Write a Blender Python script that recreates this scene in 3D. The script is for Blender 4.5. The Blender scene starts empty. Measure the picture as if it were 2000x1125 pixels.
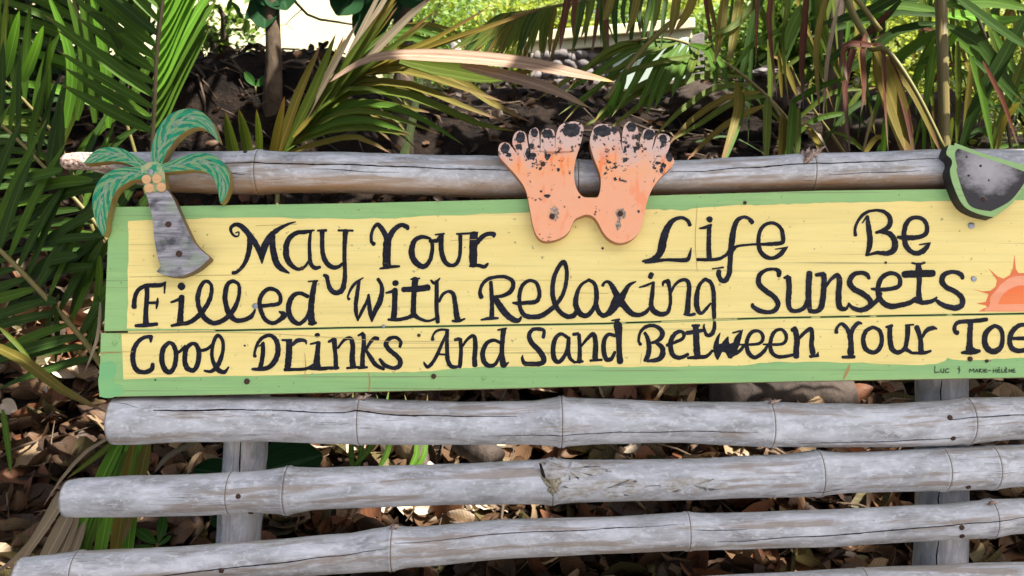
import bpy, bmesh, math, random
from mathutils import Vector, noise
from mathutils.geometry import tessellate_polygon
random.seed(11)
S = bpy.context.scene
COL = S.collection
rad = math.radians

# ------------------------------------------------------------------ camera
FPX = 1732.0                                   # focal length in photo pixels (2000 wide)
PITCH = rad(10)
CAM = Vector((0, 0, 1.14))
FW = Vector((0, math.cos(PITCH), -math.sin(PITCH)))
UP = Vector((0, math.sin(PITCH), math.cos(PITCH)))
RT = Vector((1, 0, 0))
cd = bpy.data.cameras.new('camera')
cam = bpy.data.objects.new('camera', cd); COL.objects.link(cam)
cam.location = CAM; cam.rotation_euler = (math.pi/2 - PITCH, 0, 0)
cd.sensor_width = 36; cd.lens = 36*FPX/2000
cd.clip_start = 0.05; cd.clip_end = 500
cd.dof.use_dof = True; cd.dof.focus_distance = 1.63; cd.dof.aperture_fstop = 10
S.camera = cam

# ------------------------------------------------------------------ light
SUN_EL, SUN_AZ = rad(62), rad(122)              # azimuth from +Y (away from the camera), positive = right
SD = Vector((math.sin(SUN_AZ)*math.cos(SUN_EL), math.cos(SUN_AZ)*math.cos(SUN_EL), math.sin(SUN_EL)))
w = bpy.data.worlds.new('World'); S.world = w; w.use_nodes = True
nt = w.node_tree
sky = nt.nodes.new('ShaderNodeTexSky'); sky.sky_type = 'NISHITA'; sky.sun_disc = False
sky.sun_elevation = SUN_EL; sky.sun_rotation = SUN_AZ
bg = nt.nodes['Background']; bg.inputs['Strength'].default_value = 0.055
sky.dust_density = 6.0; sky.air_density = 1.0; sky.ozone_density = 0.6
nt.links.new(sky.outputs['Color'], bg.inputs['Color'])
sl = bpy.data.lights.new('sun', 'SUN'); sl.energy = 5.0; sl.angle = rad(0.53); sl.color = (1, 0.95, 0.87)
so = bpy.data.objects.new('sun', sl); COL.objects.link(so)
so.rotation_euler = SD.to_track_quat('Z', 'Y').to_euler()
so.location = SD*30
S.view_settings.view_transform = 'Standard'; S.view_settings.look = 'None'
S.view_settings.gamma = 1; S.view_settings.use_curve_mapping = False
S.view_settings.exposure = 1.92
cy = S.cycles
cy.max_bounces = 6; cy.diffuse_bounces = 3; cy.glossy_bounces = 2; cy.transmission_bounces = 4
cy.transparent_max_bounces = 4; cy.use_denoising = True
cy.caustics_reflective = False; cy.caustics_refractive = False

# ------------------------------------------------------------------ geometry helpers
def PX(px, py, d):                              # photo pixel at a depth (m) along the view axis
    return CAM + FW*d + RT*((px-1000)/FPX*d) - UP*((py-562.5)/FPX*d)
RAKE = rad(18.6)                                # the bench back leans away
BU = Vector((0, math.sin(RAKE), math.cos(RAKE)))
BN = Vector((0, -math.cos(RAKE), math.sin(RAKE)))
B0 = CAM + FW*1.63
def PL(px, py, off=0.0):                        # photo pixel on the bench-back plane
    D = FW + RT*((px-1000)/FPX) - UP*((py-562.5)/FPX)
    t = (B0 + BN*off - CAM).dot(BN)/D.dot(BN)
    return CAM + D*t
def depth(p): return (p-CAM).dot(FW)

WL = {}                                         # world location of every object
def tag(o, label=None, cat=None, group=None, kind=None):
    if label: o['label'] = label
    if cat: o['category'] = cat
    if group: o['group'] = group
    if kind: o['kind'] = kind
    return o
def link(o, parent, loc):
    COL.objects.link(o)
    loc = Vector(loc)
    WL[o] = loc
    if parent: o.parent = parent; o.location = loc - WL[parent]
    else: o.location = loc
    return o
def empty(name, loc, label, cat, group=None):
    o = bpy.data.objects.new(name, None); o.empty_display_size = .05
    return tag(link(o, None, loc), label, cat, group)
def mk(name, V, F, mat, parent=None, mids=None, uvs=None, smooth=True, origin=None):
    V = [Vector(v) for v in V]
    if origin is None:
        origin = sum(V, Vector())/len(V)
    me = bpy.data.meshes.new(name)
    me.from_pydata([v-origin for v in V], [], F)
    for m in (mat if isinstance(mat, (list, tuple)) else [mat]): me.materials.append(m)
    if mids: me.polygons.foreach_set('material_index', mids)
    if smooth: me.polygons.foreach_set('use_smooth', [True]*len(me.polygons))
    if uvs:
        l = me.uv_layers.new(name='UVMap')
        flat = []
        for p in me.polygons:
            for vi in p.vertices: flat += uvs[vi]
        l.data.foreach_set('uv', flat)
    me.update()
    o = bpy.data.objects.new(name, me)
    return link(o, parent, origin)
def bev(o, w, seg=2, ang=35):
    m = o.modifiers.new('bevel', 'BEVEL'); m.width = w; m.segments = seg
    m.limit_method = 'ANGLE'; m.angle_limit = rad(ang)
    return o
def cat(pts, n=6, closed=False):                # Catmull-Rom through n-dim points
    P = [tuple(p) for p in pts]; L = len(P); out = []
    if L < 3 and not closed:
        return [tuple(a+(b-a)*i/n for a, b in zip(P[0], P[1])) for i in range(n+1)]
    for i in range(L if closed else L-1):
        if closed: a, b, c, d = P[i-1], P[i], P[(i+1) % L], P[(i+2) % L]
        else: a, b, c, d = P[max(i-1, 0)], P[i], P[i+1], P[min(i+2, L-1)]
        for k in range(n):
            t = k/n
            out.append(tuple(.5*((2*q)+(r-p)*t+(2*p-5*q+4*r-s)*t*t+(3*q-p-3*r+s)*t**3) for p, q, r, s in zip(a, b, c, d)))
    if not closed: out.append(P[-1])
    return out
def lerp1(keys, x):
    if x <= keys[0][0]: return keys[0][1:]
    for a, b in zip(keys, keys[1:]):
        if x <= b[0]:
            t = (x-a[0])/(b[0]-a[0]); t = t*t*(3-2*t)*.5+t*.5
            return tuple(p+(q-p)*t for p, q in zip(a[1:], b[1:]))
    return keys[-1][1:]
def tube(V, F, pts, radii, n=8, UV=None, wob=0, caps=True):
    base = len(V); k = len(pts)
    L = 0
    for i, p in enumerate(pts):
        p = Vector(p)
        t = (Vector(pts[min(i+1, k-1)]) - Vector(pts[max(i-1, 0)])).normalized()
        a = t.cross(Vector((.31, .2, .93))); 
        if a.length < .15: a = t.cross(Vector((1, 0, 0)))
        a.normalize(); b = t.cross(a)
        if i: L += (p-Vector(pts[i-1])).length
        for j in range(n):
            th = 2*math.pi*j/n
            r = radii[i]*(1+wob*noise.noise(p*9+Vector((math.cos(th), math.sin(th), 0))*1.7))
            V.append(p + (a*math.cos(th)+b*math.sin(th))*r)
            if UV is not None: UV.append((L, j/n))
    for i in range(k-1):
        for j in range(n):
            F.append((base+i*n+j, base+i*n+(j+1) % n, base+(i+1)*n+(j+1) % n, base+(i+1)*n+j))
    if caps:
        F.append(tuple(base+j for j in range(n))[::-1]); F.append(tuple(base+(k-1)*n+j for j in range(n)))
def box(V, F, lo, hi):
    b = len(V)
    for z in (lo[2], hi[2]):
        for x, y in ((lo[0], lo[1]), (hi[0], lo[1]), (hi[0], hi[1]), (lo[0], hi[1])): V.append(Vector((x, y, z)))
    for f in ((0, 3, 2, 1), (4, 5, 6, 7), (0, 1, 5, 4), (1, 2, 6, 5), (2, 3, 7, 6), (3, 0, 4, 7)):
        F.append(tuple(b+i for i in f))

# ------------------------------------------------------------------ materials
class G:
    def __init__(s, name, rough=.6, spec=.5):
        s.m = bpy.data.materials.new(name); s.m.use_nodes = True
        s.t = s.m.node_tree; s.b = s.t.nodes['Principled BSDF']; s.out = s.t.nodes['Material Output']
        s.b.inputs['Roughness'].default_value = rough; s.b.inputs['Specular IOR Level'].default_value = spec
        s.tc = s.t.nodes.new('ShaderNodeTexCoord')
    def put(s, sock, v):
        if hasattr(v, 'is_output'): s.t.links.new(v, sock)
        elif isinstance(v, (tuple, list)) and sock.type == 'RGBA' and len(v) == 3: sock.default_value = (*v, 1)
        else: sock.default_value = v
    def map(s, scale, src='Object', loc=(0, 0, 0)):
        n = s.t.nodes.new('ShaderNodeMapping'); s.t.links.new(s.tc.outputs[src], n.inputs[0])
        n.inputs['Scale'].default_value = scale; n.inputs['Location'].default_value = loc
        return n.outputs[0]
    def noise(s, vec, scale=5, detail=4, rough=.55, w=None, dist=0):
        n = s.t.nodes.new('ShaderNodeTexNoise'); s.put(n.inputs['Vector'], vec)
        n.inputs['Scale'].default_value = scale; n.inputs['Detail'].default_value = detail
        n.inputs['Roughness'].default_value = rough; n.inputs['Distortion'].default_value = dist
        if w is not None:
            n.noise_dimensions = '4D'; s.put(n.inputs['W'], w)
        return n.outputs['Fac']
    def rnd(s, k=20):
        n = s.t.nodes.new('ShaderNodeObjectInfo'); return s.math('MULTIPLY', n.outputs['Random'], k)
    def math(s, op, a, b=0.0, clamp=False):
        n = s.t.nodes.new('ShaderNodeMath'); n.operation = op; n.use_clamp = clamp
        s.put(n.inputs[0], a); s.put(n.inputs[1], b); return n.outputs[0]
    def ramp(s, fac, stops, interp='LINEAR'):
        n = s.t.nodes.new('ShaderNodeValToRGB'); s.put(n.inputs[0], fac); r = n.color_ramp; r.interpolation = interp
        while len(r.elements) < len(stops): r.elements.new(.5)
        for e, (p, c) in zip(r.elements, stops):
            e.position = p; e.color = (*c, 1) if isinstance(c, tuple) else (c, c, c, 1)
        return n.outputs[0]
    def step(s, fac, lo, hi): return s.ramp(fac, [(lo, 0.0), (hi, 1.0)])
    def mix(s, f, a, b, mode='MIX'):
        n = s.t.nodes.new('ShaderNodeMix'); n.data_type = 'RGBA'; n.blend_type = mode
        s.put(n.inputs[0], f); s.put(n.inputs[6], a); s.put(n.inputs[7], b); return n.outputs[2]
    def sep(s, v):
        n = s.t.nodes.new('ShaderNodeSeparateXYZ'); s.put(n.inputs[0], v); return n.outputs
    def bump(s, h, strength=.3, dist=.01):
        n = s.t.nodes.new('ShaderNodeBump'); s.put(n.inputs['Height'], h)
        n.inputs['Strength'].default_value = strength; n.inputs['Distance'].default_value = dist
        s.t.links.new(n.outputs[0], s.b.inputs['Normal']); return n.outputs[0]
    def col(s, c): s.put(s.b.inputs['Base Color'], c); s.c = c; return s
    def trans(s, f, tint=None):                 # thin leaf: light also comes through
        tr = s.t.nodes.new('ShaderNodeBsdfTranslucent'); mx = s.t.nodes.new('ShaderNodeMixShader')
        c = s.c if tint is None else s.mix(1.0, s.c, tint, 'MULTIPLY')
        s.put(tr.inputs[0], c); mx.inputs[0].default_value = f
        s.t.links.new(s.b.outputs[0], mx.inputs[1]); s.t.links.new(tr.outputs[0], mx.inputs[2])
        s.t.links.new(mx.outputs[0], s.out.inputs[0]); return s

def flat(name, c, rough=.6, spec=.4): return G(name, rough, spec).col(c).m

def painted_wood(name, c, c2, dirt=(.16, .13, .07), rough=.5, amt=1.0):
    g = G(name, rough, .35)
    big = g.noise(g.map((2.2, 7, 7)), 2.2, 5)
    c0 = g.mix(g.step(big, .35, .7), c, c2)
    bs = g.noise(g.map((3, 34, 34)), 1.4, 4, .6)                  # brush strokes along the plank
    c0 = g.mix(g.math('MULTIPLY', g.step(bs, .42, .66), .40), c0, tuple(x*.87 for x in c2))
    grain = g.noise(g.map((2.5, 120, 120)), 1.6, 5, .65)
    c1 = g.mix(g.math('MULTIPLY', g.step(grain, .53, .74), .36*amt), c0, tuple(x*.62 for x in c))
    sp = g.noise(g.map((60, 60, 60)), 2.0, 3, .5)
    c2_ = g.mix(g.math('MULTIPLY', g.step(sp, .69, .74), .55*amt), c1, dirt)
    crack = g.noise(g.map((1.6, 190, 190)), 1.0, 2, .5)
    c3 = g.mix(g.math('MULTIPLY', g.step(crack, .66, .73), .45*amt), c2_, dirt)
    g.col(c3)
    g.bump(g.math('ADD', grain, g.math('MULTIPLY', crack, -.6)), .35, .003)
    return g.m
M_YEL = painted_wood('yellow_paint', (.86, .735, .295), (.84, .69, .25), amt=1.1)
M_GRN = painted_wood('green_paint', (.30, .52, .20), (.24, .47, .19), amt=1.4)
M_WOODEDGE = painted_wood('raw_plank_edge', (.36, .27, .13), (.28, .2, .1))
M_JADE = painted_wood('jade_paint_patch', (.15, .45, .19), (.24, .5, .2))

g = G('navy_black_lettering', .6, .2)
n1 = g.noise(g.map((30, 30, 90)), 2, 4)
n2 = g.noise(g.map((6, 150, 150)), 1.5, 4, .6)
g.col(g.mix(g.math('MULTIPLY', g.math('ADD', g.step(n1, .45, .8), g.step(n2, .5, .75)), .6), (.005, .0055, .010), (.022, .025, .055)) if False else g.mix(g.math('MULTIPLY', g.step(g.noise(g.map((9, 130, 130), loc=(2, 5, 1)), 1.3, 5, .65), .66, .72), .5), g.mix(g.math('MULTIPLY', g.math('ADD', g.step(n1, .45, .8), g.step(n2, .5, .75)), .6), (.005, .0055, .010), (.022, .025, .055)), (.32, .27, .13))); g.bump(n1, .15, .002)
M_INK = g.m
M_INKTHIN = flat('thin_black_marker', (.03, .05, .02), .6)
M_CAULK = flat('joint_shadow_gap', (.03, .02, .01), .9, .1)

def bamboo(name, tan, warm=None):
    g = G(name, .55, .32)
    r = g.rnd(30)
    u = g.sep(g.tc.outputs['UV'])
    st = g.noise(g.map((11, 9, 1), 'UV'), 1.0, 8, .66, r, .4)
    c = g.ramp(st, [(.30, (.20, .20, .205)), (.42, (.34, .355, .385)), (.54, (.47, .495, .55)), (.68, (.63, .66, .73))])
    pat = g.noise(g.map((40, 16, 1), 'UV'), 1.5, 8, .7, r, .5)         # flaky pale patches
    c = g.mix(g.math('MULTIPLY', g.step(pat, .52, .59), .5), c, (.66, .695, .75))
    brn = g.noise(g.map((4, 10, 1), 'UV', (3, 7, 0)), 1.0, 5, .6, r)
    c = g.mix(g.math('MULTIPLY', g.step(brn, .54, .60), .75), c, (.27, .225, .185))
    # the weathered top of the cane grows grey-green algae (v = .25 is the top)
    top = g.math('SUBTRACT', 1.0, g.math('MULTIPLY', g.math('ABSOLUTE', g.math('SUBTRACT', u[1], .24)), 7.0), True)
    top = g.math('MULTIPLY', top, g.step(g.noise(g.map((7, 14, 1), 'UV'), 1.0, 5, .6, r), .3, .6))
    c = g.mix(g.math('MULTIPLY', top, .75), c, (.28, .31, .28))
    if tan:
        low = g.step(u[1], .54, .66)
        low = g.math('MULTIPLY', low, g.step(g.noise(g.map((4, 12, 1), 'UV'), 1.0, 5, .6, r), .25, .6))
        c = g.mix(g.math('MULTIPLY', low, tan), c, (.36, .20, .075))
    dk = g.noise(g.map((14, 80, 1), 'UV'), 1.2, 6, .68, r)
    dk = g.math('ADD', dk, g.math('MULTIPLY', g.math('SUBTRACT', g.noise(g.map((5, 8, 1), 'UV', (5, 1, 0)), 1, 3, .5, r), .5), .35))
    c = g.mix(g.math('MULTIPLY', g.step(dk, .60, .67), .6), c, (.075, .06, .055))
    sp = g.noise(g.map((60, 30, 1), 'UV'), 3.0, 2, .5, r)
    c = g.mix(g.math('MULTIPLY', g.step(sp, .72, .76), .8), c, (.05, .04, .035))
    if warm: c = g.mix(.6, c, g.mix(g.step(st, .4, .6), tuple(x*.5 for x in warm), warm))
    g.col(c)
    g.bump(g.math('ADD', g.math('MULTIPLY', dk, -.7), g.math('ADD', st, pat)), .35, .0025)
    return g.m
M_BAM = bamboo('weathered_grey_bamboo', 0.12)
M_BAMP = bamboo('grey_bamboo_post', 0.0, (.78, .70, .64))
M_BAMT = bamboo('grey_bamboo_tan_underside', 0.9)
M_NODE = flat('bamboo_node_ring', (.16, .13, .10), .8)
M_CRACK = flat('bamboo_crack_dark', (.022, .017, .015), .9, .1)
g = G('broken_bamboo_fibre', .85, .2)
n1 = g.noise(g.map((160, 160, 160)), 1, 4)
g.col(g.ramp(n1, [(.35, (.12, .06, .05)), (.65, (.5, .4, .34))])); g.bump(n1, .8, .006); M_FIB = g.m
M_RUST = G('rusty_nail', .75, .3).col((.055, .028, .02)).m
g = G('steel_screw', .42, .5); g.b.inputs['Metallic'].default_value = .7; M_STEEL = g.col((.33, .35, .4)).m

def leafmat(name, c1, c2, tip=None, tipstart=.75, tr=.4, rough=.5, spec=.15, spot=.0, spotc=(.12, .05, .03)):
    g = G(name, rough, spec)
    r = g.rnd(40); u = g.sep(g.tc.outputs['UV'])
    ob = g.t.nodes.new('ShaderNodeObjectInfo').outputs['Random']
    vein = g.noise(g.map((1.2, 26, 1), 'UV'), 1.0, 3, .5, r)
    c = g.mix(g.step(vein, .36, .64), c1, c2)
    c = g.mix(g.math('MULTIPLY', ob, .55), c, g.mix(.5, c2, c, 'MIX'))
    mid = g.math('SUBTRACT', 1.0, g.math('MULTIPLY', g.math('ABSOLUTE', g.math('SUBTRACT', u[1], .5)), 14), True)
    c = g.mix(g.math('MULTIPLY', mid, .5), c, tuple(min(1, x*1.8+.03) for x in c2))
    if tip:
        nn = g.noise(g.map((7, 9, 1), 'UV'), 1.0, 4, .6, r)
        t = g.math('ADD', u[0], g.math('MULTIPLY', g.math('SUBTRACT', nn, .5), .7))
        c = g.mix(g.step(t, tipstart-.08, tipstart+.1), c, tip)
    if spot:
        sp = g.noise(g.map((14, 30, 1), 'UV'), 1.0, 4, .6, r)
        c = g.mix(g.math('MULTIPLY', g.step(sp, .58, .64), spot), c, spotc)
    g.col(c); g.bump(vein, .25, .004); g.trans(tr, (1.0, 1.0, .55))
    return g.m
L_GRN = leafmat('palm_leaflet_green', (.04, .088, .010), (.075, .15, .016), (.2, .15, .06), 1.0)
L_BRT = leafmat('palm_leaflet_sun_toned_green', (.08, .21, .022), (.16, .34, .035), None, tr=.5, rough=.4)  # brighter green, sunlight put into the leaf colour
L_DRK = leafmat('palm_leaflet_deep_green', (.018, .042, .007), (.034, .072, .010), (.15, .12, .05), 1.02, tr=.3)
L_OLV = leafmat('palm_leaflet_olive', (.052, .085, .011), (.11, .15, .02), (.22, .12, .04), .9, spot=.3)
L_YEL = leafmat('palm_leaflet_yellowing', (.11, .10, .015), (.20, .15, .025), (.18, .09, .04), .8, spot=.4)
L_ORG = leafmat('palm_leaflet_orange_green', (.07, .11, .018), (.20, .14, .028), (.22, .13, .09), .85, spot=.5, spotc=(.2, .08, .03))
L_RED = leafmat('palm_leaflet_dry_red_brown', (.055, .018, .011), (.105, .036, .02), (.14, .09, .07), .8, tr=.25, rough=.5)
L_DRY = leafmat('palm_leaflet_dry_grey', (.15, .12, .075), (.27, .22, .15), (.2, .12, .1), .8, tr=.2, rough=.5)
L_BIG = leafmat('dry_spathe_blade', (.20, .12, .08), (.40, .28, .20), (.46, .32, .10), .93, tr=.2, rough=.4, spot=.75, spotc=(.13, .05, .04))
L_BROAD = leafmat('broad_leaf_dark', (.008, .034, .012), (.014, .05, .016), None, tr=.15, rough=.7, spec=.08)
L_BROADL = leafmat('broad_leaf_mid', (.03, .10, .02), (.05, .14, .028), None, tr=.35, rough=.4)
M_RACH = flat('rachis_olive', (.14, .12, .035), .5)
M_RACHD = flat('rachis_brown', (.06, .045, .022), .55)
M_RACHY = flat('rachis_yellow', (.125, .11, .025), .5)
g = G('petiole_striped', .45, .4); u = g.noise(g.map((1, 40, 1), 'UV'), 1, 2)
M_STEM = g.col(g.mix(g.step(u, .4, .6), (.10, .10, .03), (.19, .135, .05))).m
M_GSTEM = flat('stem_pale_green', (.28, .36, .12), .5)
def crownmat(name, a, b, tr=.4):
    g = G(name, .45, .35); n = g.noise(g.map((5, 5, 5)), 3, 3)
    gi = g.t.nodes.new('ShaderNodeNewGeometry').outputs['Random Per Island']
    c = g.mix(g.math('MULTIPLY', g.math('ADD', n, gi), .5), a, b); g.col(c); g.trans(tr, (1, 1, .5)); return g.m
C_FAR = crownmat('shrub_leaf_sun_toned', (.09, .18, .035), (.24, .34, .09), .5)  # leaf colour raised, part of the sun glare is painted in
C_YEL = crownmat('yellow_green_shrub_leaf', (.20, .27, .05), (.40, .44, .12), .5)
C_DRK = crownmat('shrub_leaf_shade_toned', (.010, .028, .007), (.028, .06, .014), .3)  # same leaf darkened, its shade is put into the colour
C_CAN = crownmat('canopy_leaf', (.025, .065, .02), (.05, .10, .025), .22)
def bark(name, a, b):
    g = G(name, .85, .2); n = g.noise(g.map((28, 28, 9)), 1.5, 6, .6)
    n2 = g.noise(g.map((4, 4, 4)), 2, 3)
    c = g.mix(n, a, b); g.col(g.mix(g.step(n2, .5, .7), c, tuple(x*1.6 for x in b))); g.bump(n, .8, .01); return g.m
M_BARK = bark('trunk_bark', (.035, .024, .016), (.10, .07, .045))
M_BARKD = bark('trunk_bark_dark', (.035, .025, .02), (.09, .065, .045))
g = G('leaf_mould_soil', .95, .1)
n1 = g.noise(g.map((1, 1, 1)), 9, 8, .65); n2 = g.noise(g.map((1, 1, 1)), 60, 4, .6)
g.col(g.mix(g.math('MULTIPLY', n2, g.step(n1, .4, .65)), (.007, .005, .004), (.04, .026, .018)))
g.bump(g.math('ADD', n1, g.math('MULTIPLY', n2, .4)), 1.0, .05); M_SOIL = g.m
def drymat(name, a, b, spec=.3):
    g = G(name, .55, spec); u = g.sep(g.tc.outputs['UV'])
    n = g.noise(g.map((3, 4, 1), 'UV'), 1.5, 5, .6, g.rnd(30))
    c = g.mix(n, a, b)
    side = g.math('ABSOLUTE', g.math('SINE', g.math('ADD', g.math('MULTIPLY', u[0], 34), g.math('MULTIPLY', g.math('ABSOLUTE', g.math('SUBTRACT', u[1], .5)), -18))))
    c = g.mix(g.math('MULTIPLY', g.step(side, .93, .99), .35), c, tuple(x*1.7 for x in b))
    g.col(c); g.bump(n, .4, .006); g.trans(.2); return g.m
DRY = [drymat('dry_leaf_brown', (.048, .025, .012), (.13, .072, .037)), drymat('dry_leaf_tan', (.13, .085, .045), (.30, .215, .13)),
       drymat('dry_leaf_dark', (.02, .012, .007), (.06, .034, .02)), drymat('dry_leaf_rust', (.08, .03, .014), (.17, .07, .032)),
       drymat('dry_leaf_olive', (.055, .046, .017), (.12, .095, .04))]
g = G('house_wall_yellow', .85, .2); n = g.noise(g.map((1, 1, 1)), 3, 4)
M_HOUSE = g.col(g.mix(n, (.74, .70, .42), (.80, .77, .50))).m
g = G('wall_pale_green', .85, .2); n = g.noise(g.map((1, 1, 1)), 4, 5)
M_PALE = g.col(g.mix(n, (.55, .68, .56), (.64, .74, .62))).m
g = G('beam_cream', .8, .25); n = g.noise(g.map((1, 6, 6)), 4, 5)
M_CREAM = g.col(g.mix(n, (.60, .56, .34), (.70, .66, .44))).m
g = G('field_stone', .85, .25); n = g.noise(g.map((1, 1, 1)), 11, 6); ob = g.t.nodes.new('ShaderNodeObjectInfo').outputs['Random']
M_STONE = g.col(g.mix(ob, g.mix(n, (.06, .052, .05), (.14, .125, .12)), g.mix(n, (.10, .088, .085), (.20, .18, .175)))).m; g.bump(n, .5, .02)
M_MORTAR = flat('mortar', (.22, .19, .16), .95, .1)
M_DARKPOST = flat('dark_timber_post', (.03, .025, .02), .8)
M_CONC = bark('concrete_post', (.28, .27, .25), (.38, .37, .34))
M_LOG = bark('dead_log', (.016, .012, .010), (.042, .032, .026))
M_LAMP = flat('lamp_glass', (.7, .62, .5), .3)

# ------------------------------------------------------------------ the ground and bank
PROF = [(-6, 0), (1.55, 0), (2.0, .06), (2.6, .27), (3.2, .55), (3.8, .80), (4.3, .95), (4.6, 1.06), (4.95, 1.28), (5.3, 1.37), (6.5, 1.40), (9, 1.5), (14, 1.8), (40, 4.0), (120, 7)]
def sstep(a, b, x):
    t = min(1, max(0, (x-a)/(b-a))); return t*t*(3-2*t)
def ground_z(x, y):
    z = PROF[-1][1]
    for a, b in zip(PROF, PROF[1:]):
        if y <= b[0]:
            t = max(0, (y-a[0])/(b[0]-a[0])); z = a[1]+(b[1]-a[1])*t; break
    k = x/max(y, 1)
    low = min(z, .98+max(0, y-5)*.02)
    s = sstep(.40, .47, k)
    z = z*(1-s)+low*s
    if 1.7 < y < 9:
        a = sstep(1.7, 2.4, y)
        z += a*(.10*noise.noise(Vector((x*1.1, y*1.1, 3)))+.05*noise.noise(Vector((x*3.3, y*3.3, 8))))
        if 4.2 < y < 5.6: z += .05*noise.noise(Vector((x*7, y*7, 1)))
        if y > 4.4: z += .19*sstep(4.4, 4.9, y)*(1-sstep(-1.05, -.75, x))*(1-sstep(6, 8, y))
    return z
V, F, = [], []
xs = [-60, -30, -15, -8] + [-5+i*.1 for i in range(101)] + [8, 15, 30, 60]
ys = [-6, -3, 0, 1] + [1.5+i*.07 for i in range(80)] + [7.5, 8.5, 10, 12, 15, 20, 30, 45, 70, 120]
for y in ys:
    for x in xs: V.append(Vector((x, y, ground_z(x, y))))
nx = len(xs)
gm = []
for j in range(len(ys)-1):
    for i in range(nx-1): F.append((j*nx+i, j*nx+i+1, (j+1)*nx+i+1, (j+1)*nx+i)); gm.append(0)
tag(mk('ground', V, F, M_SOIL, origin=Vector((0, 0, 0))), 'dark leaf mould ground rising into a bank behind the bench', kind='structure')

g = G('bounce_sand', .9, .2); n = g.noise(g.map((1, 1, 1)), 25, 6); n2 = g.noise(g.map((1, 1, 1)), 1.5, 4)
g.col(g.mix(n2, g.mix(n, (.25, .225, .195), (.34, .31, .275)), (.29, .265, .235))); g.bump(n, .4, .01)
V = []; F = []                                     # unseen pale ground, added to bounce sunlight onto the bench
px_ = [-14+i*1.0 for i in range(29)]; py_ = [-8, -6, -4, -2, -1, 0, .5]
for y in py_+[.95]:
    for x in px_: V.append(Vector((x, y+(.12*noise.noise(Vector((x*.8, 0, 4))) if y > .9 else 0), .006)))
for j in range(len(py_)):
    for i in range(28): F.append((j*29+i, j*29+i+1, (j+1)*29+i+1, (j+1)*29+i))
tag(mk('bounce_ground', V, F, g.m, origin=Vector((0, 0, 0))), 'unseen pale ground added before the bamboo bench to bounce sunlight onto it', kind='structure')

def hit(px, py):                                # where the view through a photo pixel meets the ground
    d = 1.6
    while d < 9:
        p = PX(px, py, d)
        if p.z <= ground_z(p.x, p.y): return d
        d += .02
    return d
# fallen leaves -------------------------------------------------------------
def leaf_shape(seed, L=.095, W=.045):
    r = random.Random(seed); V, U = [], []; nu, nv = 7, 4
    curl, bend, tw = r.uniform(.3, 1.5), r.uniform(-.9, 1.1), r.uniform(-.7, .7)
    for i in range(nu):
        s = i/(nu-1); wd = W*(math.sin(math.pi*min(1, s*.92+.05))**.75)*(1-.25*s)
        for j in range(nv):
            t = j/(nv-1)*2-1
            a = curl*t
            x = (s-.5)*L; y = wd*math.sin(a)/max(.3, curl)*1.0; z = wd*(1-math.cos(a))*.9
            z += bend*L*.35*(s-.5)**2*4*.5 + r.uniform(-.003, .003)
            ca, sa = math.cos(tw*(s-.5)*2), math.sin(tw*(s-.5)*2)
            V.append(Vector((x, y*ca-z*sa, y*sa+z*ca))); U.append((s, j/(nv-1)))
    F = [(i*nv+j, i*nv+j+1, (i+1)*nv+j+1, (i+1)*nv+j) for i in range(nu-1) for j in range(nv-1)]
    return V, F, U
SHAPES = [leaf_shape(s) for s in range(9)]
leaf_me = []
for si, (v, f, u) in enumerate(SHAPES):
    for mi in range(5):
        if (si+mi) % 2: continue
        me = bpy.data.meshes.new('dry_leaf'); me.from_pydata(v, [], f); me.materials.append(DRY[mi])
        l = me.uv_layers.new(name='UVMap'); fl = []
        for p in me.polygons:
            for vi in p.vertices: fl += u[vi]
        l.data.foreach_set('uv', fl); me.polygons.foreach_set('use_smooth', [True]*len(me.polygons)); leaf_me.append(me)
from mathutils import Euler
def rot_rand(r): return Euler((r.gauss(0, .55), r.gauss(0, .55)+(math.pi if r.random() < .3 else 0), r.uniform(0, 6.28)))
def proj(p):
    d = depth(p); return 1000+(p-CAM).dot(RT)/d*FPX, 562.5-(p-CAM).dot(UP)/d*FPX
def open_view(x, y):                            # gaps round the bench where single leaves can be seen
    if x < 195 and 600 < y < 1125: return True
    for top, bot, x0 in ((745, 780, 650), (868, 915, 210), (1005, 1060, 120), (1110, 1130, 900)):
        if x0 < x < 2000 and top-8 < y < bot+8: return True
    return False
rg = random.Random(5); cnt = 0; tries = 0
while cnt < 225 and tries < 60000:
    tries += 1
    y = rg.uniform(1.85, 3.3); x = rg.uniform(-.62, .62)*y
    p = Vector((x, y, ground_z(x, y)+rg.uniform(.012, .04)))
    if not open_view(*proj(p)): continue
    o = bpy.data.objects.new('dry_leaf', rg.choice(leaf_me)); link(o, None, p)
    o.rotation_euler = rot_rand(rg); sc = rg.uniform(.75, 1.6); o.scale = (sc*rg.uniform(.9, 1.35), sc*rg.uniform(.7, 1.2), sc)
    tag(o, 'curled dry brown leaf lying loose in the litter behind the bench', 'dry leaf', 'fallen leaves behind the bench')
    cnt += 1
DRY.append(drymat('sun_toned_leaf', (.36, .27, .18), (.60, .50, .38)))  # leaf colour pale enough to paint blown sun flecks into the litter
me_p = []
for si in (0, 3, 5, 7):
    me = bpy.data.meshes.new('sun_toned_leaf'); v, f, u = SHAPES[si]; me.from_pydata(v, [], f); me.materials.append(DRY[5])
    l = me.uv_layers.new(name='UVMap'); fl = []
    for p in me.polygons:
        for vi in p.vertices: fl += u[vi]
    l.data.foreach_set('uv', fl); me.polygons.foreach_set('use_smooth', [True]*len(me.polygons)); me_p.append(me)
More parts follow.
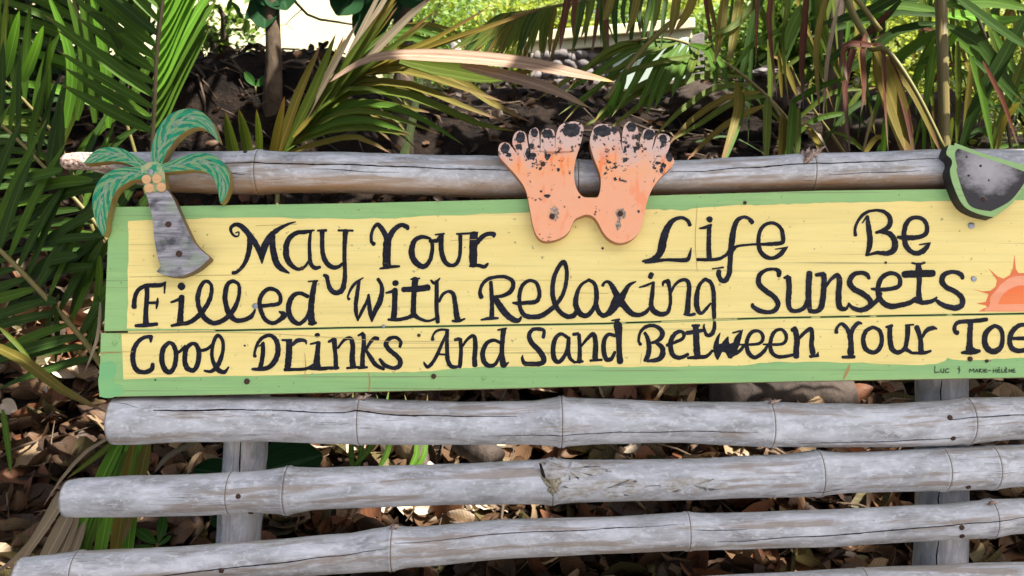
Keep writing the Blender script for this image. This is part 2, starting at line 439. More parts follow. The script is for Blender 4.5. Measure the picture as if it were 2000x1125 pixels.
for px, py, n_, sp in ((915, 1003, 46, .08), (690, 888, 7, .06), (1270, 882, 7, .06), (1420, 758, 3, .05), (175, 640, 10, .1), (975, 890, 4, .05), (80, 780, 7, .1)):
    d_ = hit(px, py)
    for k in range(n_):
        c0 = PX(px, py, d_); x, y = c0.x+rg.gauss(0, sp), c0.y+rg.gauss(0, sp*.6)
        o = bpy.data.objects.new('sun_toned_leaf', rg.choice(me_p)); link(o, None, Vector((x, y, ground_z(x, y)+rg.uniform(.03, .055))))
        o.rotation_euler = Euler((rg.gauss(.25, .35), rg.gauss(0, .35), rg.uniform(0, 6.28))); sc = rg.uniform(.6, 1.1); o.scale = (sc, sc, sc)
        tag(o, 'fallen leaf with a sun fleck painted into its pale colour', 'dry leaf', 'fallen leaves toned as sun flecks')
V, F, UVs, mids = [], [], [], []
def litter(n, y0, y1, wmul, smin, smax, pal=(0, 0, 0, 1, 2, 2, 2, 3, 4)):
    for k in range(n):
        y = rg.uniform(y0, y1); x = rg.uniform(-.72, .72)*y*wmul
        p = Vector((x, y, ground_z(x, y)+rg.uniform(.0, .03)))
        v, f, u = SHAPES[rg.randrange(9)]; R = rot_rand(rg).to_matrix(); sc = rg.uniform(smin, smax); b = len(V)
        V.extend(p+R @ (q*sc) for q in v); UVs.extend(u)
        F.extend(tuple(b+i for i in q) for q in f); mi = rg.choice(pal); mids.extend([mi]*len(f))
litter(3900, 1.75, 3.6, 1, .5, 1.45)
litter(1400, 3.6, 4.4, 1, .5, 1.0, (0, 2, 2, 2, 2, 3))
litter(1100, 4.4, 6.0, 1, .45, .9, (2, 2, 2, 0))
tag(mk('leaf_litter', V, F, DRY, mids=mids, uvs=UVs, origin=Vector((0, 0, 0))), 'carpet of dry brown leaves covering the bank', kind='stuff')
V, F = [], []
for k in range(230):
    y = rg.uniform(1.9, 4.0); x = rg.uniform(-.66, .66)*y; p = Vector((x, y, ground_z(x, y)+.025))
    a = rg.uniform(0, 6.28); L = rg.uniform(.06, .3); d = Vector((math.cos(a), math.sin(a), 0))
    q = p+d*L; q.z = ground_z(q.x, q.y)+rg.uniform(.01, .07); m = (p+q)/2+Vector((0, 0, rg.uniform(0, .03)))
    tube(V, F, [p, m, q], [rg.uniform(.0015, .005)]*2+[.0015], 5)
tag(mk('fallen_twigs', V, F, M_BARK, origin=Vector((0, 0, 0))), 'thin dead twigs scattered over the leaf litter', kind='stuff')

V, F = [], []
for k in range(170):                               # roots and thatch hanging out of the steep bank
    y = rg.uniform(4.2, 5.3); x = rg.uniform(-.62, .5)*y; L = rg.uniform(.08, .4); a = rg.uniform(-.9, .9)
    pts = []
    for i in range(5):
        t = i/4-.5; xx = x+L*t*math.cos(a)+.02*math.sin(i*2.1+k); yy = y-L*t*abs(math.sin(a))*1.2
        pts.append(Vector((xx, yy-.02, ground_z(xx, yy)+rg.uniform(.0, .035))))
    rr_ = rg.uniform(.002, .008); tube(V, F, pts, [rr_, rr_, rr_*.8, rr_*.6, rr_*.4], 5, wob=.2)
tag(mk('bank_roots', V, F, M_BARK, origin=Vector((0, 0, 0))), 'thin roots and thatch sticking out of the dark bank', kind='stuff')

# ------------------------------------------------------------------ buildings far behind
def slab(name, a, b, z0, z1, th, mat, parent):  # upright slab between ground points a and b, thickness away from the camera
    a, b = Vector((*a, 0)), Vector((*b, 0)); t = (b-a).normalized(); n = Vector((-t.y, t.x, 0))
    if n.y < 0: n = -n
    V = []
    for z in (z0, z1):
        for q in (a, b, b+n*th, a+n*th): V.append(Vector((q.x, q.y, z)))
    return mk(name, V, [(0, 3, 2, 1), (4, 5, 6, 7), (0, 1, 5, 4), (1, 2, 6, 5), (2, 3, 7, 6), (3, 0, 4, 7)], mat, parent, smooth=False)
h = empty('yellow_house', (-2.6, 9.2, 1.8), 'pale yellow plastered house wall glimpsed behind the small tree trunk', 'house')
slab('wall', (-5.2, 8.9), (-1.52, 9.3), 1.5, 4.6, .25, M_HOUSE, h)
slab('side_wall', (-1.52, 9.56), (-1.40, 13), 1.5, 4.6, .2, M_HOUSE, h)
slab('roof_eave', (-5.5, 8.4), (-1.1, 8.85), 4.62, 4.8, 1.5, M_CREAM, h)
lp = PX(620, 4, 9.0)
V, F = [], []
tube(V, F, [lp+Vector((0, 0, z)) for z in (-.085, -.07, -.03, .02, .06, .09)], [.02, .06, .095, .095, .06, .03], 14)
wl = mk('wall_lamp', V, F, M_LAMP, h)
V, F = [], []; tube(V, F, [lp+Vector((0, 0, .09)), lp+Vector((0, .1, .12)), lp+Vector((.02, .22, .12))], [.02, .015, .03], 8)
mk('bracket', V, F, M_DARKPOST, wl)

h = empty('pale_green_building', (1.0, 8.6, 1.7), 'pale green building with a cream roof beam and cobble stone base behind the palms', 'building')
b0, b1 = PX(1040, 100, 8.6), PX(1345, 72, 8.0)
zt0, zt1 = PX(1040, 62, 8.6).z, PX(1345, 38, 8.0).z
def prism(name, quad, th, mat, parent, push=0.0):
    q = [Vector(p)+Vector((0, push, 0)) for p in quad]; V = q+[p+Vector((0, th, 0)) for p in q]
    return bev(mk(name, V, [(0, 1, 2, 3), (7, 6, 5, 4), (0, 4, 5, 1), (1, 5, 6, 2), (2, 6, 7, 3), (3, 7, 4, 0)], mat, parent, smooth=False), .012)
prism('roof_beam', [PX(1030, 104, 8.3), PX(1352, 76, 7.8), PX(1352, 56, 7.8), PX(1030, 84, 8.3)], .5, M_CREAM, h)
prism('roof_slab', [PX(1024, 83, 8.25), PX(1358, 55, 7.75), PX(1358, 34, 7.75), PX(1024, 62, 8.25)], 1.6, M_CREAM, h)
prism('wall', [PX(1196, 190, 8.12), PX(1345, 190, 7.78), PX(1345, 72, 7.78), PX(1196, 86, 8.12)], .2, M_PALE, h)
prism('corner_pillar', [PX(1347, 172, 7.9), PX(1376, 172, 7.9), PX(1376, 62, 7.9), PX(1347, 70, 7.9)], .3, M_STONE, h)
sb = prism('stone_base', [PX(1036, 190, 8.17), PX(1184, 190, 8.17), PX(1184, 94, 8.17), PX(1036, 104, 8.17)], .25, M_MORTAR, h)
r2 = random.Random(3); row = 0; yy = 182
while yy > 96:
    xx = 1042+(row % 2)*9
    while xx < 1182:
        wpx = r2.uniform(13, 30)
        c = PX(xx+wpx/2, yy+r2.uniform(-3.5, 3.5), 8.16); rx = wpx*.5*8.16/FPX; rz = r2.uniform(8, 10.5)*8.16/FPX
        bm = bmesh.new(); bmesh.ops.create_icosphere(bm, subdivisions=2, radius=1); V = []; tl = r2.uniform(-.5, .5); sd_ = r2.uniform(0, 50)
        for v in bm.verts:
            q = v.co*(1+.5*noise.noise(v.co*1.1+Vector((sd_, 0, 0)))); q.z = max(-.85, min(.85, q.z)); X, Z = q.x*rx*1.16, q.z*rz*1.2
            V.append(c+Vector((X*math.cos(tl)-Z*math.sin(tl), q.y*.05, X*math.sin(tl)+Z*math.cos(tl))))
        F = [tuple(v.index for v in f.verts) for f in bm.faces]; bm.free()
        mk('stone', V, F, M_STONE, sb)
        xx += wpx+1
    yy -= 18; row += 1
prism('dark_post', [PX(1184, 190, 8.1), PX(1195, 190, 8.1), PX(1195, 96, 8.1), PX(1184, 96, 8.1)], .09, M_DARKPOST, h)

p = PX(889, 112, 7.5); V, F = [], []
tube(V, F, [Vector((p.x, p.y, ground_z(p.x, p.y)-.05)), Vector((p.x, p.y, PX(889, 82, 7.5).z)), Vector((p.x, p.y, PX(889, 78, 7.5).z))], [.05, .048, .04], 12)
tag(mk('fence_post', V, F, M_CONC), 'round pale grey concrete post among the sunlit shrubs', 'post')

# ------------------------------------------------------------------ shrubs and trees behind
def crown(name, parent, blobs, n, size, mat, seed, flatn=.3):
    r = random.Random(seed); V, F = [], []
    tot = sum(b[1]**2 for b in blobs)
    for c, R, sq in blobs:
        for k in range(int(n*R*R/tot)):
            d = Vector((r.gauss(0, 1), r.gauss(0, 1), r.gauss(0, 1))).normalized()
            rr = R*r.uniform(.25, 1)**.5
            p = Vector(c)+Vector((d.x*rr, d.y*rr, d.z*rr*sq))
            if noise.noise(p*(2.2/R)) < -.12: continue
            s = size*r.uniform(.6, 1.3)
            a = Vector((r.gauss(0, 1), r.gauss(0, 1), r.gauss(0, .6)-.3)).normalized()
            nn = Vector((r.gauss(0, .6), r.gauss(0, .6), 1)); b = a.cross(nn).normalized(); nn = b.cross(a)
            q = len(V)
            V.extend((p, p+a*s*.5+b*s*.27+nn*s*.07, p+a*s, p+a*s*.5-b*s*.27+nn*s*.07))
            F.append((q, q+1, q+2)); F.append((q, q+2, q+3))
    return mk(name, V, F, mat, parent, smooth=False)
def shrub(x, y, hgt, rw, label, mat, seed, n=2600, size=.085, z=None, group=None, name='shrub', catn='shrub'):
    z0 = ground_z(x, y) if z is None else z
    t = empty(name, (x, y, z0), label, catn, group)
    r = random.Random(seed); V, F = [], []; blobs = []
    for k in range(5):
        e = Vector((x+r.uniform(-1, 1)*rw*.6, y+r.uniform(-1, 1)*rw*.5, z0+hgt*r.uniform(.35, .85)))
        m = Vector((x, y, z0)).lerp(e, .5)+Vector((r.uniform(-.1, .1), 0, .1))
        tube(V, F, [Vector((x, y, z0-.05)), m, e], [.035, .022, .008], 6)
        blobs.append((e, rw*r.uniform(.45, .75), r.uniform(.6, .9)))
    blobs.append(((x, y, z0+hgt*.45), rw*.8, hgt*.5/rw/.8))
    mk('stem', V, F, M_BARKD, t)
    crown('crown', t, blobs, n, size, mat, seed)
    return t
def at(px, d): return (px-1000)/FPX*d, d*math.cos(PITCH)+.0
FARS = [(800, 11, 2.6, 1.1, C_FAR), (905, 12.5, 2.2, 1.2, C_FAR), (1010, 11.5, 2.4, 1.0, C_YEL), (1130, 13, 3.0, 1.3, C_FAR), (1270, 13.5, 3.2, 1.4, C_FAR),
        (1385, 11.0, 2.4, .9, C_YEL), (1440, 9.3, 2.0, .8, C_FAR), (1530, 10, 2.3, .9, C_FAR), (1620, 9.0, 2.2, .85, C_FAR), (1560, 13, 3.4, 1.5, C_YEL)]
FLAB = ['sunlit shrub at the back between the yellow house and the concrete post', 'loose bright shrub right behind the round concrete post',
        'yellow green shrub beside the left end of the cream roof beam', 'tall shrub showing over the left half of the cream roof beam',
        'tall shrub showing over the right half of the cream roof beam', 'yellow green shrub against the right corner of the pale green building',
        'low sunlit shrub just right of the pale green building', 'bright shrub behind the hanging red brown leaflets',
        'sunlit shrub behind the broken drooping palm frond', 'large pale shrub furthest back above the other sunlit shrubs on the right']
for k, (px, d, hh, rw, m) in enumerate(FARS):
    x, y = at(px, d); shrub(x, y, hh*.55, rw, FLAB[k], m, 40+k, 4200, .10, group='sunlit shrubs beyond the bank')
NEARR = [(1760, 7.6, 1.9, .7, C_YEL), (1880, 7.0, 1.7, .75, C_YEL), (1990, 7.8, 2.0, .9, C_YEL), (2090, 6.6, 2.2, .8, C_YEL), (1700, 9.6, 2.6, 1.0, C_FAR), (1930, 11, 3.0, 1.5, C_FAR)]
NLAB = ['yellow green bush glowing behind the broken drooping frond', 'yellow green bush glowing just right of the upright palm stem', 'pale bush at the right edge low behind the watermelon board',
        'bushy yellow green shrub cut by the right edge', 'green bush left of the upright palm stem furthest back', 'tall green bush filling the back at the upper right corner']
for k, (px, d, hh, rw, m) in enumerate(NEARR):
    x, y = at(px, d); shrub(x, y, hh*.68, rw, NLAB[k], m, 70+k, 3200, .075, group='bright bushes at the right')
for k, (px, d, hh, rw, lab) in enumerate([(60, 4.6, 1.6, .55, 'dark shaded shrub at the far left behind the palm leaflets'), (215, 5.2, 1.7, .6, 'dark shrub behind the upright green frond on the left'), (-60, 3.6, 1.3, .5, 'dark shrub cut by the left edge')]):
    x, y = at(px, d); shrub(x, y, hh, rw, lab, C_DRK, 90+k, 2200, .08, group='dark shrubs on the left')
x, y = at(462, 5.9); shrub(x, y, .42, .26, 'small fresh green shrub on the bank top beside the yellow house wall', C_FAR, 120, 420, .07)
x, y = at(455, 5.4)
V = [];F = []
DT = ['distant broad tree closing the view far left behind the yellow house', 'distant tree above the gap between the two trunks', 'distant tree behind the cream roof beam', 'distant tree behind the pale green building corner', 'distant tree behind the hanging red leaflets', 'distant tree filling the far right behind the upright stem']
for k in range(6):
    x0 = -15+k*6.2; shrub(x0, 22+(k % 2)*3, 2.9, 3.6, DT[k], C_FAR, 200+k, 4200, .3, name='distant_tree', catn='tree', group='distant trees')

def limb(V, F, a, b, r0, r1, n=8, sag=.0, seg=6, seed=0):
    r = random.Random(seed); pts = []
    for i in range(seg+1):
        t = i/seg; p = Vector(a).lerp(Vector(b), t); p += Vector((r.uniform(-1, 1), r.uniform(-1, 1), r.uniform(-1, 1)))*(b-a).length*.02*(0 < i < seg)
        p.z += math.sin(t*math.pi)*sag; pts.append(p)
    tube(V, F, pts, [r0+(r1-r0)*i/seg for i in range(seg+1)], n, wob=.15)
def broad_leaf(parent, a, b, wpx, mat, nrm=None, cup=.12, droop=0.0, name='leaf'):
    a, b = Vector(a), Vector(b); L = (b-a).length; t = (b-a).normalized()
    nrm = Vector(nrm or (random.uniform(-.3, .3), -1, random.uniform(.1, .6))); s = t.cross(nrm).normalized(); nn = s.cross(t)
    if nn.y > 0: nn = -nn
    V, U = [], []; nu, nv = 9, 5
    for i in range(nu):
        q = i/(nu-1); wd = wpx*.5*(math.sin(math.pi*min(1, q**1.15*.98+.01))**.7)
        for j in range(nv):
            v = j/(nv-1)*2-1
            V.append(a+t*L*q+s*wd*v+nn*(abs(v)*wd*cup*2-.08*L*math.sin(q*3.1))+Vector((0, 0, -droop*L*q*q)))
            U.append((q, j/(nv-1)))
    return mk(name, V, [(i*nv+j, i*nv+j+1, (i+1)*nv+j+1, (i+1)*nv+j) for i in range(nu-1) for j in range(nv-1)], mat, parent, uvs=U)

# the two shade trees whose crown hangs over the bench
dA = hit(533, 192); dB = hit(788, 285)
tA = empty('shade_tree', PX(535, 195, dA), 'slender brown tree trunk with broad dark leaves before the yellow house', 'tree', 'shade trees on the bank')
V, F = [], []
tube(V, F, [PX(530, 300, dA), PX(533, 195, dA), PX(536, 120, dA), PX(533, 50, dA), PX(529, -60, dA), PX(545, -300, dA), PX(600, -600, 4.8)], [.065, .05, .043, .038, .039, .038, .03], 12, wob=.2)
mk('trunk', V, F, M_BARK, tA)
tB = empty('shade_tree', PX(790, 290, dB), 'darker brown trunk with big drooping leaves right of the yellow house', 'tree', 'shade trees on the bank')
V, F = [], []
tube(V, F, [PX(784, 380, dB), PX(786, 240, dB), PX(790, 120, dB), PX(788, 20, dB), PX(780, -200, dB), PX(800, -600, 4.6)], [.07, .058, .052, .05, .045, .035], 12, wob=.25)
mk('trunk', V, F, M_BARKD, tB)
# branch crossing the yellow wall
V, F = [], []
tube(V, F, [PX(*q, 4.6) for q in ((560, -30), (578, 5), (600, 28), (625, 38), (660, 43), (702, 50), (730, 58))], [.008, .0075, .007, .0065, .006, .005, .004], 7)
mk('branch', V, F, M_BARKD, tB)
V, F = [], []
tube(V, F, [PX(*q, 4.6) for q in ((590, 18), (570, 35), (559, 47), (548, 50))], [.003, .0025, .002, .0015], 5)
tube(V, F, [PX(*q, 4.6) for q in ((559, 47), (572, 58))], [.002, .0012], 5)
tube(V, F, [PX(*q, 4.7) for q in ((540, 60), (515, 68), (498, 82))], [.003, .0025, .0015], 5)
mk('twig', V, F, M_BARKD, tA)
BL = [((512, -30), (516, 56), 62, 0), ((515, -10), (480, 38), 22, 0), ((540, -40), (560, 20), 70, 0), ((500, -50), (545, 10), 60, 0)]
for a, b, wp, _ in BL: broad_leaf(tA, PX(*a, 4.6), PX(*b, 4.55), wp*4.6/FPX, L_BROAD)
for a, b, wp in [((700, -30), (658, 30), 70), ((745, -60), (712, 96), 85), ((790, -40), (830, 12), 70), ((770, -40), (745, 45), 60), ((690, -50), (650, -5), 60), ((640, -60), (600, -12), 50)]:
    broad_leaf(tB, PX(*a, 4.3), PX(*b, 4.25), wp*4.3/FPX, L_BROAD)
for a, b, wp in [((452, -6), (444, 22), 11), ((450, 2), (470, 22), 9), ((458, 15), (476, 38), 9), ((447, 30), (438, 38), 9), ((450, 36), (463, 44), 8)]:
    broad_leaf(tA, PX(*a, 4.9), PX(*b, 4.9), wp*4.9/FPX, L_BROADL)

# overhead crowns: leaves really hang 3-5 m up, thick above the bench, loose elsewhere
TIP, TIP2 = PL(135, 290), PL(2040, 282)
# openings in the leaf roof that let single sun flecks through to these places
FLECK = [(PX(*q), r_) for q, r_ in (((410, 40, 2.25), .24), ((360, 130, 2.3), .13), ((150, 60, 2.65), .1), ((640, 120, 2.45), .2), ((700, 60, 2.5), .2), ((15, 190, 2.65), .2), ((880, 110, 2.3), .17),
    ((1170, 158, 2.15), .12), ((1700, 90, 2.3), .12), ((1960, 40, 2.4), .2), ((20, 90, 2.5), .13))]
FLECK += [(PX(px, py, hit(px, py)), r_) for px, py, r_ in ((890, 1015, .27), (1240, 885, .11), (185, 640, .2), (150, 800, .1), (60, 760, .12), (690, 890, .13), (975, 885, .16), (400, 190, .15), (490, 200, .13), (370, 250, .15), (410, 270, .1), (1230, 190, .12), (1290, 185, .12), (1560, 170, .14), (1480, 240, .09), (1345, 880, .07), (1100, 1105, .07), (1640, 870, .07), (1400, 240, .07), (60, 880, .06), (270, 690, .06), (600, 1090, .06), (1900, 1100, .06))]
def canopy(parent, n_dense, n_loose, seed, side):
    r = random.Random(seed); V, F = [], []
    def leaf(gx, gy, gz):
        h_ = r.uniform(3.0, 4.4); p = Vector((gx, gy, gz))+SD*((h_-gz)/SD.z)
        s = r.uniform(.2, .34); a = Vector((r.gauss(0, 1), r.gauss(0, 1), r.gauss(0, .35)-.25)).normalized()
        nn = Vector((r.gauss(0, .35), r.gauss(0, .35), 1)); b = a.cross(nn).normalized(); nn = b.cross(a); q = len(V)
        t_ = (p-B0).dot(BN)/SD.dot(BN); q_ = p-SD*t_          # where this leaf's shadow meets the bench back
        if (q_-TIP).length < .23 or (q_-TIP2).length < .22: return
        for f_, r_ in FLECK:
            e = p-f_
            if (e-SD*e.dot(SD)).length < r_: return
        p = p-a*s*.5
        V.extend((p, p+a*s*.35+b*s*.25+nn*s*.05, p+a*s*.75+b*s*.2+nn*s*.05, p+a*s, p+a*s*.75-b*s*.2+nn*s*.05, p+a*s*.35-b*s*.25+nn*s*.05))
        F.extend(((q, q+1, q+2, q+3), (q, q+3, q+4, q+5)))
    k = 0
    while k < n_dense:
        gx = r.uniform(-1.08, 1.15); gv = r.uniform(-.64, .34)
        if gv > .12 and not -.74 < gx < .78: continue
        if side*(gx-.05) > .25: continue
        c = B0+BU*gv; leaf(gx, c.y, c.z); k += 1
    k = 0
    while k < n_loose:
        gx = r.uniform(-3.0, 3.2); gy = r.uniform(1.9, 5.6)
        if side*(gx) > .5: continue
        if not (gx < -.7 and r.random() < .6) and noise.noise(Vector((gx*1.7, gy*1.7, 5.5)))+.45*noise.noise(Vector((gx*5, gy*5, 2.5))) < (-.32 if gy < 3.2 else -.17): continue
        leaf(gx, gy, ground_z(gx, gy)+.2); k += 1
    return mk('crown', V, F, C_CAN, parent, smooth=False)
tC = empty('shade_tree', (4.6, 1.9, 0), 'large shade tree outside the picture at the right whose crown hangs over the bench', 'tree', 'shade trees on the bank')
V, F = [], []; limb(V, F, Vector((4.6, 1.9, -.1)), Vector((4.3, 1.7, 3.4)), .16, .1, 14, 0, 8, 3); mk('trunk', V, F, M_BARK, tC)
V, F = [], []
for k in range(6):
    r = random.Random(300+k); limb(V, F, Vector((4.35, 1.72, 2.6+.12*k)), Vector((r.uniform(.4, 3.2), r.uniform(-.2, 3.6), r.uniform(3.3, 4.1))), .05, .01, 8, .25, 6, k)
mk('branch', V, F, M_BARK, tC)
canopy(tA, 1300, 1300, 1, 1); canopy(tC, 1300, 1300, 2, -1)
for t, seeds, top in ((tA, 31, PX(600, -600, 4.8)), (tB, 32, PX(800, -600, 4.6))):
    V, F = [], []
    for k in range(6):
        r = random.Random(seeds*9+k); e = Vector((r.uniform(-3, 1.2), r.uniform(2.4, 6), r.uniform(3.2, 4.2)))
        limb(V, F, top+Vector((0, 0, -.1*k)), e, .03, .008, 7, .2, 6, k)
    mk('branch', V, F, M_BARKD, t)

# ------------------------------------------------------------------ palms
def blade(parent, pts, w, mat, nrm=None, name='leaflet', seg=8, fold=.35, prof=None, twist=0.0):
    pts = [Vector(p) for p in pts]
    c = [Vector(q) for q in cat(pts, max(2, seg//max(1, len(pts)-1)))]
    k = len(c); V, U = [], []
    nrm = Vector(nrm) if nrm else Vector((random.uniform(-.35, .35), -1, random.uniform(.1, .7)))
    for i, p in enumerate(c):
        q = i/(k-1); t = (c[min(i+1, k-1)]-c[max(i-1, 0)]).normalized()
        n_ = nrm
        s = t.cross(n_)
        if s.length < .05: s = t.cross(Vector((.4, -.4, 1)))
        s.normalize(); n2 = s.cross(t)
        if n2.dot(nrm) < 0: n2 = -n2
        if twist:
            ang = twist*q; s, n2 = s*math.cos(ang)+n2*math.sin(ang), n2*math.cos(ang)-s*math.sin(ang)
        wd = w*.5*(prof(q) if prof else min(1, .35+q*3.2)*(1-max(0, (q-.45)/.55)**1.7)+.012)
        V += [p+s*wd-n2*0, p+n2*wd*-fold, p-s*wd]; U += [(q, 0), (q, .5), (q, 1)]
    F = []
    for i in range(k-1):
        b = i*3; F += [(b, b+1, b+4, b+3), (b+1, b+2, b+5, b+4)]
    return mk(name, V, F, mat, parent, uvs=U)
def pxl(seq, d0, d1=None):
    d1 = d0 if d1 is None else d1; n = len(seq)-1
    return [PX(a, b, d0+(d1-d0)*i/max(1, n)) for i, (a, b) in enumerate(seq)]
def rachis(parent, pts, r0, r1, mat, name='frond'):
    c = [Vector(q) for q in cat([tuple(p) for p in pts], 5)]; V, F, U = [], [], []
    tube(V, F, c, [r0+(r1-r0)*i/(len(c)-1) for i in range(len(c))], 7, U)
    return mk(name, V, F, mat, parent, uvs=U), c
def frond(parent, pts, r0, r1, rm, n, t0, t1, LL, LR, ang, droop, w, mats, nrm=(0, -1, .25), jit=.12, seed=0, sides=(1, -1), ang2=None):
    """a frond (part) with its leaflets (sub-parts); LL / LR: leaflet length at a fraction t, left and right"""
    r = random.Random(seed); fr, c = rachis(parent, pts, r0, r1, rm); K = len(c)-1
    for i in range(n):
        t = t0+(t1-t0)*(i+.5)/n; x = t*K; j = min(K-1, int(x)); p = c[j].lerp(c[j+1], x-j)
        T = (c[min(K, j+2)]-c[max(0, j-1)]).normalized(); Sd = T.cross(Vector(nrm)).normalized()
        if Sd.x > 0: Sd = -Sd                       # Sd points left in view
        for sd in sides:
            L = (LL if sd > 0 else LR)(t)*r.uniform(1-jit, 1+jit)
            if L < .02: continue
            a = (ang if sd > 0 or ang2 is None else ang2)
            a = rad((a(t) if callable(a) else a)+r.uniform(-5, 5))
            d = T*math.cos(a)+Sd*sd*math.sin(a)+Vector(nrm).normalized()*r.uniform(-.12, .2)
            d.normalize(); dr = droop*r.uniform(.6, 1.3)
            P = [p+d*L*s+Vector((0, 0, -1))*dr*L*s*s for s in (0, .25, .5, .75, 1)]
            mm = mats if not callable(mats) else mats(t, sd, r)
            m_ = r.choice(mm)
            nn = Vector(nrm)+Vector((r.uniform(-.5, .5), 0, r.uniform(-.4, .4)))
            blade(fr, P, w*r.uniform(.8, 1.15), m_, nn, seg=8)
    return fr
K1 = lambda v: (lambda t: v)

# left palm with the tall upright frond
p1 = empty('young_palm', PX(295, 420, 2.5), 'young green palm with a tall upright frond left behind the wooden palm tree cut-out', 'palm')
frond(p1, pxl([(292, 420), (297, 290), (302, 200), (306, 110), (316, 20), (330, -90)], 2.35, 2.15), .006, .004, M_RACHD, 14, .24, .99,
      lambda t: .36*(1-.25*t), K1(0), lambda t: 87-25*t, -.02, .029, [L_DRK, L_GRN, L_GRN], (-.25, -1, .45), seed=3, sides=(1,))
for i in range(15):                              # bright leaflets fanning up and right
    t = i/14; y0 = 275-330*t; bx = 297+17*t; d = 2.33-.15*t
    dx, dy = 112+14*t+random.uniform(-9, 9), -225+random.uniform(-18, 18)
    blade(p1, [PX(bx, y0, d), PX(bx+dx*.42, y0+dy*.5, d+.02), PX(bx+dx, y0+dy, d+.05)], .034, L_BRT if i > 3 else L_GRN, (.4, -1, .8))
frond(p1, pxl([(300, 440), (250, 250), (195, 120), (150, 20), (120, -80)], 2.9, 2.7), .006, .004, M_RACH, 11, .25, .98,
      K1(.42), K1(.40), 40, .25, .03, [L_DRK, L_GRN, L_BRT], seed=5)
frond(p1, pxl([(190, 470), (120, 290), (60, 210), (-20, 130)], 2.75, 2.6), .006, .004, M_RACH, 11, .15, .98,
      K1(.36), K1(.36), 48, .35, .026, [L_DRK, L_GRN, L_OLV], seed=6)
for a in ([(128, 250), (140, 120), (90, -20)], [(150, 235), (165, 110), (128, -20)], [(185, 240), (180, 110), (150, -30)], [(212, 250), (205, 120), (175, -20)], [(232, 110), (222, 50), (210, -20)], [(268, 100), (255, 40), (236, -20)], [(10, 150), (25, 80), (38, 20)], [(45, 160), (68, 100), (85, 50)]):
    blade(p1, pxl(a, 2.6, 2.5), .03, random.choice((L_BRT, L_GRN, L_BRT)), (.3, -1, .3))
for a in ([(250, 75), (268, -40)], [(282, 60), (290, -40)], [(262, 140), (225, 60), (170, 20)]): blade(p1, pxl(a, 2.3, 2.2), .035, L_DRK)

# low dark palm at the left, below the rail
p2 = empty('young_palm', PX(250, 760, 2.2), 'low dark green palm spreading under the left end of the top rail', 'palm')
frond(p2, pxl([(215, 740), (160, 660), (70, 560), (-10, 480), (-90, 420)], 2.05, 2.0), .0075, .005, M_RACH, 15, .12, .98,
      K1(.24), K1(.32), 62, .15, .024, [L_DRK, L_DRK, L_GRN], (0, -1, .5), seed=8)
frond(p2, pxl([(260, 560), (190, 440), (90, 330), (10, 250), (-70, 190)], 2.4, 2.3), .006, .004, M_RACH, 15, .12, .98,
      K1(.32), K1(.3), 50, .2, .024, [L_DRK, L_DRK, L_GRN], (0, -1, .5), seed=9)
for a, m, wd in [([(285, 360), (130, 375), (0, 480)], L_DRK, .034), ([(290, 345), (160, 350), (-20, 395)], L_DRK, .03), ([(180, 352), (90, 362), (-30, 420)], L_GRN, .03),
                 ([(120, 332), (60, 345), (8, 356)], L_GRN, .028), ([(210, 400), (120, 450), (40, 500)], L_DRK, .026), ([(205, 460), (100, 470), (-10, 505)], L_DRK, .022),
                 ([(215, 420), (150, 500), (55, 535)], L_DRK, .024), ([(180, 520), (110, 530), (60, 575)], L_DRK, .024), ([(200, 470), (160, 550), (135, 620)], L_DRK, .026),
                 ([(150, 500), (80, 520), (-10, 640)], L_DRK, .03), ([(110, 590), (50, 590), (-20, 640)], L_DRK, .028), ([(195, 500), (190, 580), (165, 690)], L_GRN, .02),
                 ([(108, 600), (112, 650), (108, 715)], L_DRK, .016), ([(115, 575), (90, 640), (75, 690)], L_DRK, .014)]:
    blade(p2, pxl(a, 2.0, 2.1), wd, m, (0, -1, .6))
blade(p2, pxl([(-30, 668), (40, 700), (120, 760), (210, 806)], 1.85, 1.75), .022, L_ORG, (0, -1, .8), fold=.6)
blade(p2, pxl([(0, 640), (40, 680), (70, 720)], 1.9), .01, L_OLV)
blade(p2, pxl([(5, 800), (14, 860), (22, 930)], 1.8), .012, L_GRN)
blade(p2, pxl([(196, 590), (190, 660), (162, 735)], 1.9), .008, L_DRY)

# fan of leaflets under the slats, lower left; bright blades paint in its sunlight
p6 = empty('young_palm', PX(250, 860, 1.85), 'yellow green palm fan hanging behind the left ends of the lower slats', 'palm')
fr6, _ = rachis(p6, pxl([(330, 800), (285, 835), (232, 858)], 1.95, 1.82), .006, .005, M_RACH)
for a, m, wd in [([(238, 850), (190, 890), (130, 935)], L_OLV, .012), ([(240, 852), (205, 920), (150, 1060), (120, 1150)], L_BRT, .028), ([(248, 855), (220, 950), (195, 1080), (180, 1160)], L_BRT, .03),
                 ([(262, 858), (245, 960), (225, 1085), (215, 1160)], L_YEL, .03), ([(276, 858), (260, 960), (248, 1090), (240, 1160)], L_BRT, .026), ([(290, 858), (265, 960), (240, 1060)], L_ORG, .026),
                 ([(225, 850), (170, 880), (120, 935), (84, 990)], L_DRY, .008), ([(250, 860), (210, 950), (170, 1060), (150, 1150)], L_GRN, .026)]:
    blade(fr6, pxl(a, 1.82, 1.78), wd, m, (.1, -1, .3))
for a, wd in [([(130, 960), (85, 1030), (10, 1140)], .02), ([(140, 990), (105, 1060), (50, 1160)], .03), ([(150, 1000), (120, 1080), (90, 1160)], .026), ([(115, 960), (60, 1060), (-20, 1130)], .012), ([(165, 1020), (140, 1090), (130, 1160)], .018), ([(385, 862), (330, 890), (300, 925)], .012)]:
    blade(fr6, pxl(a, 1.8, 1.72), wd, L_DRY, (.1, -1, .3))

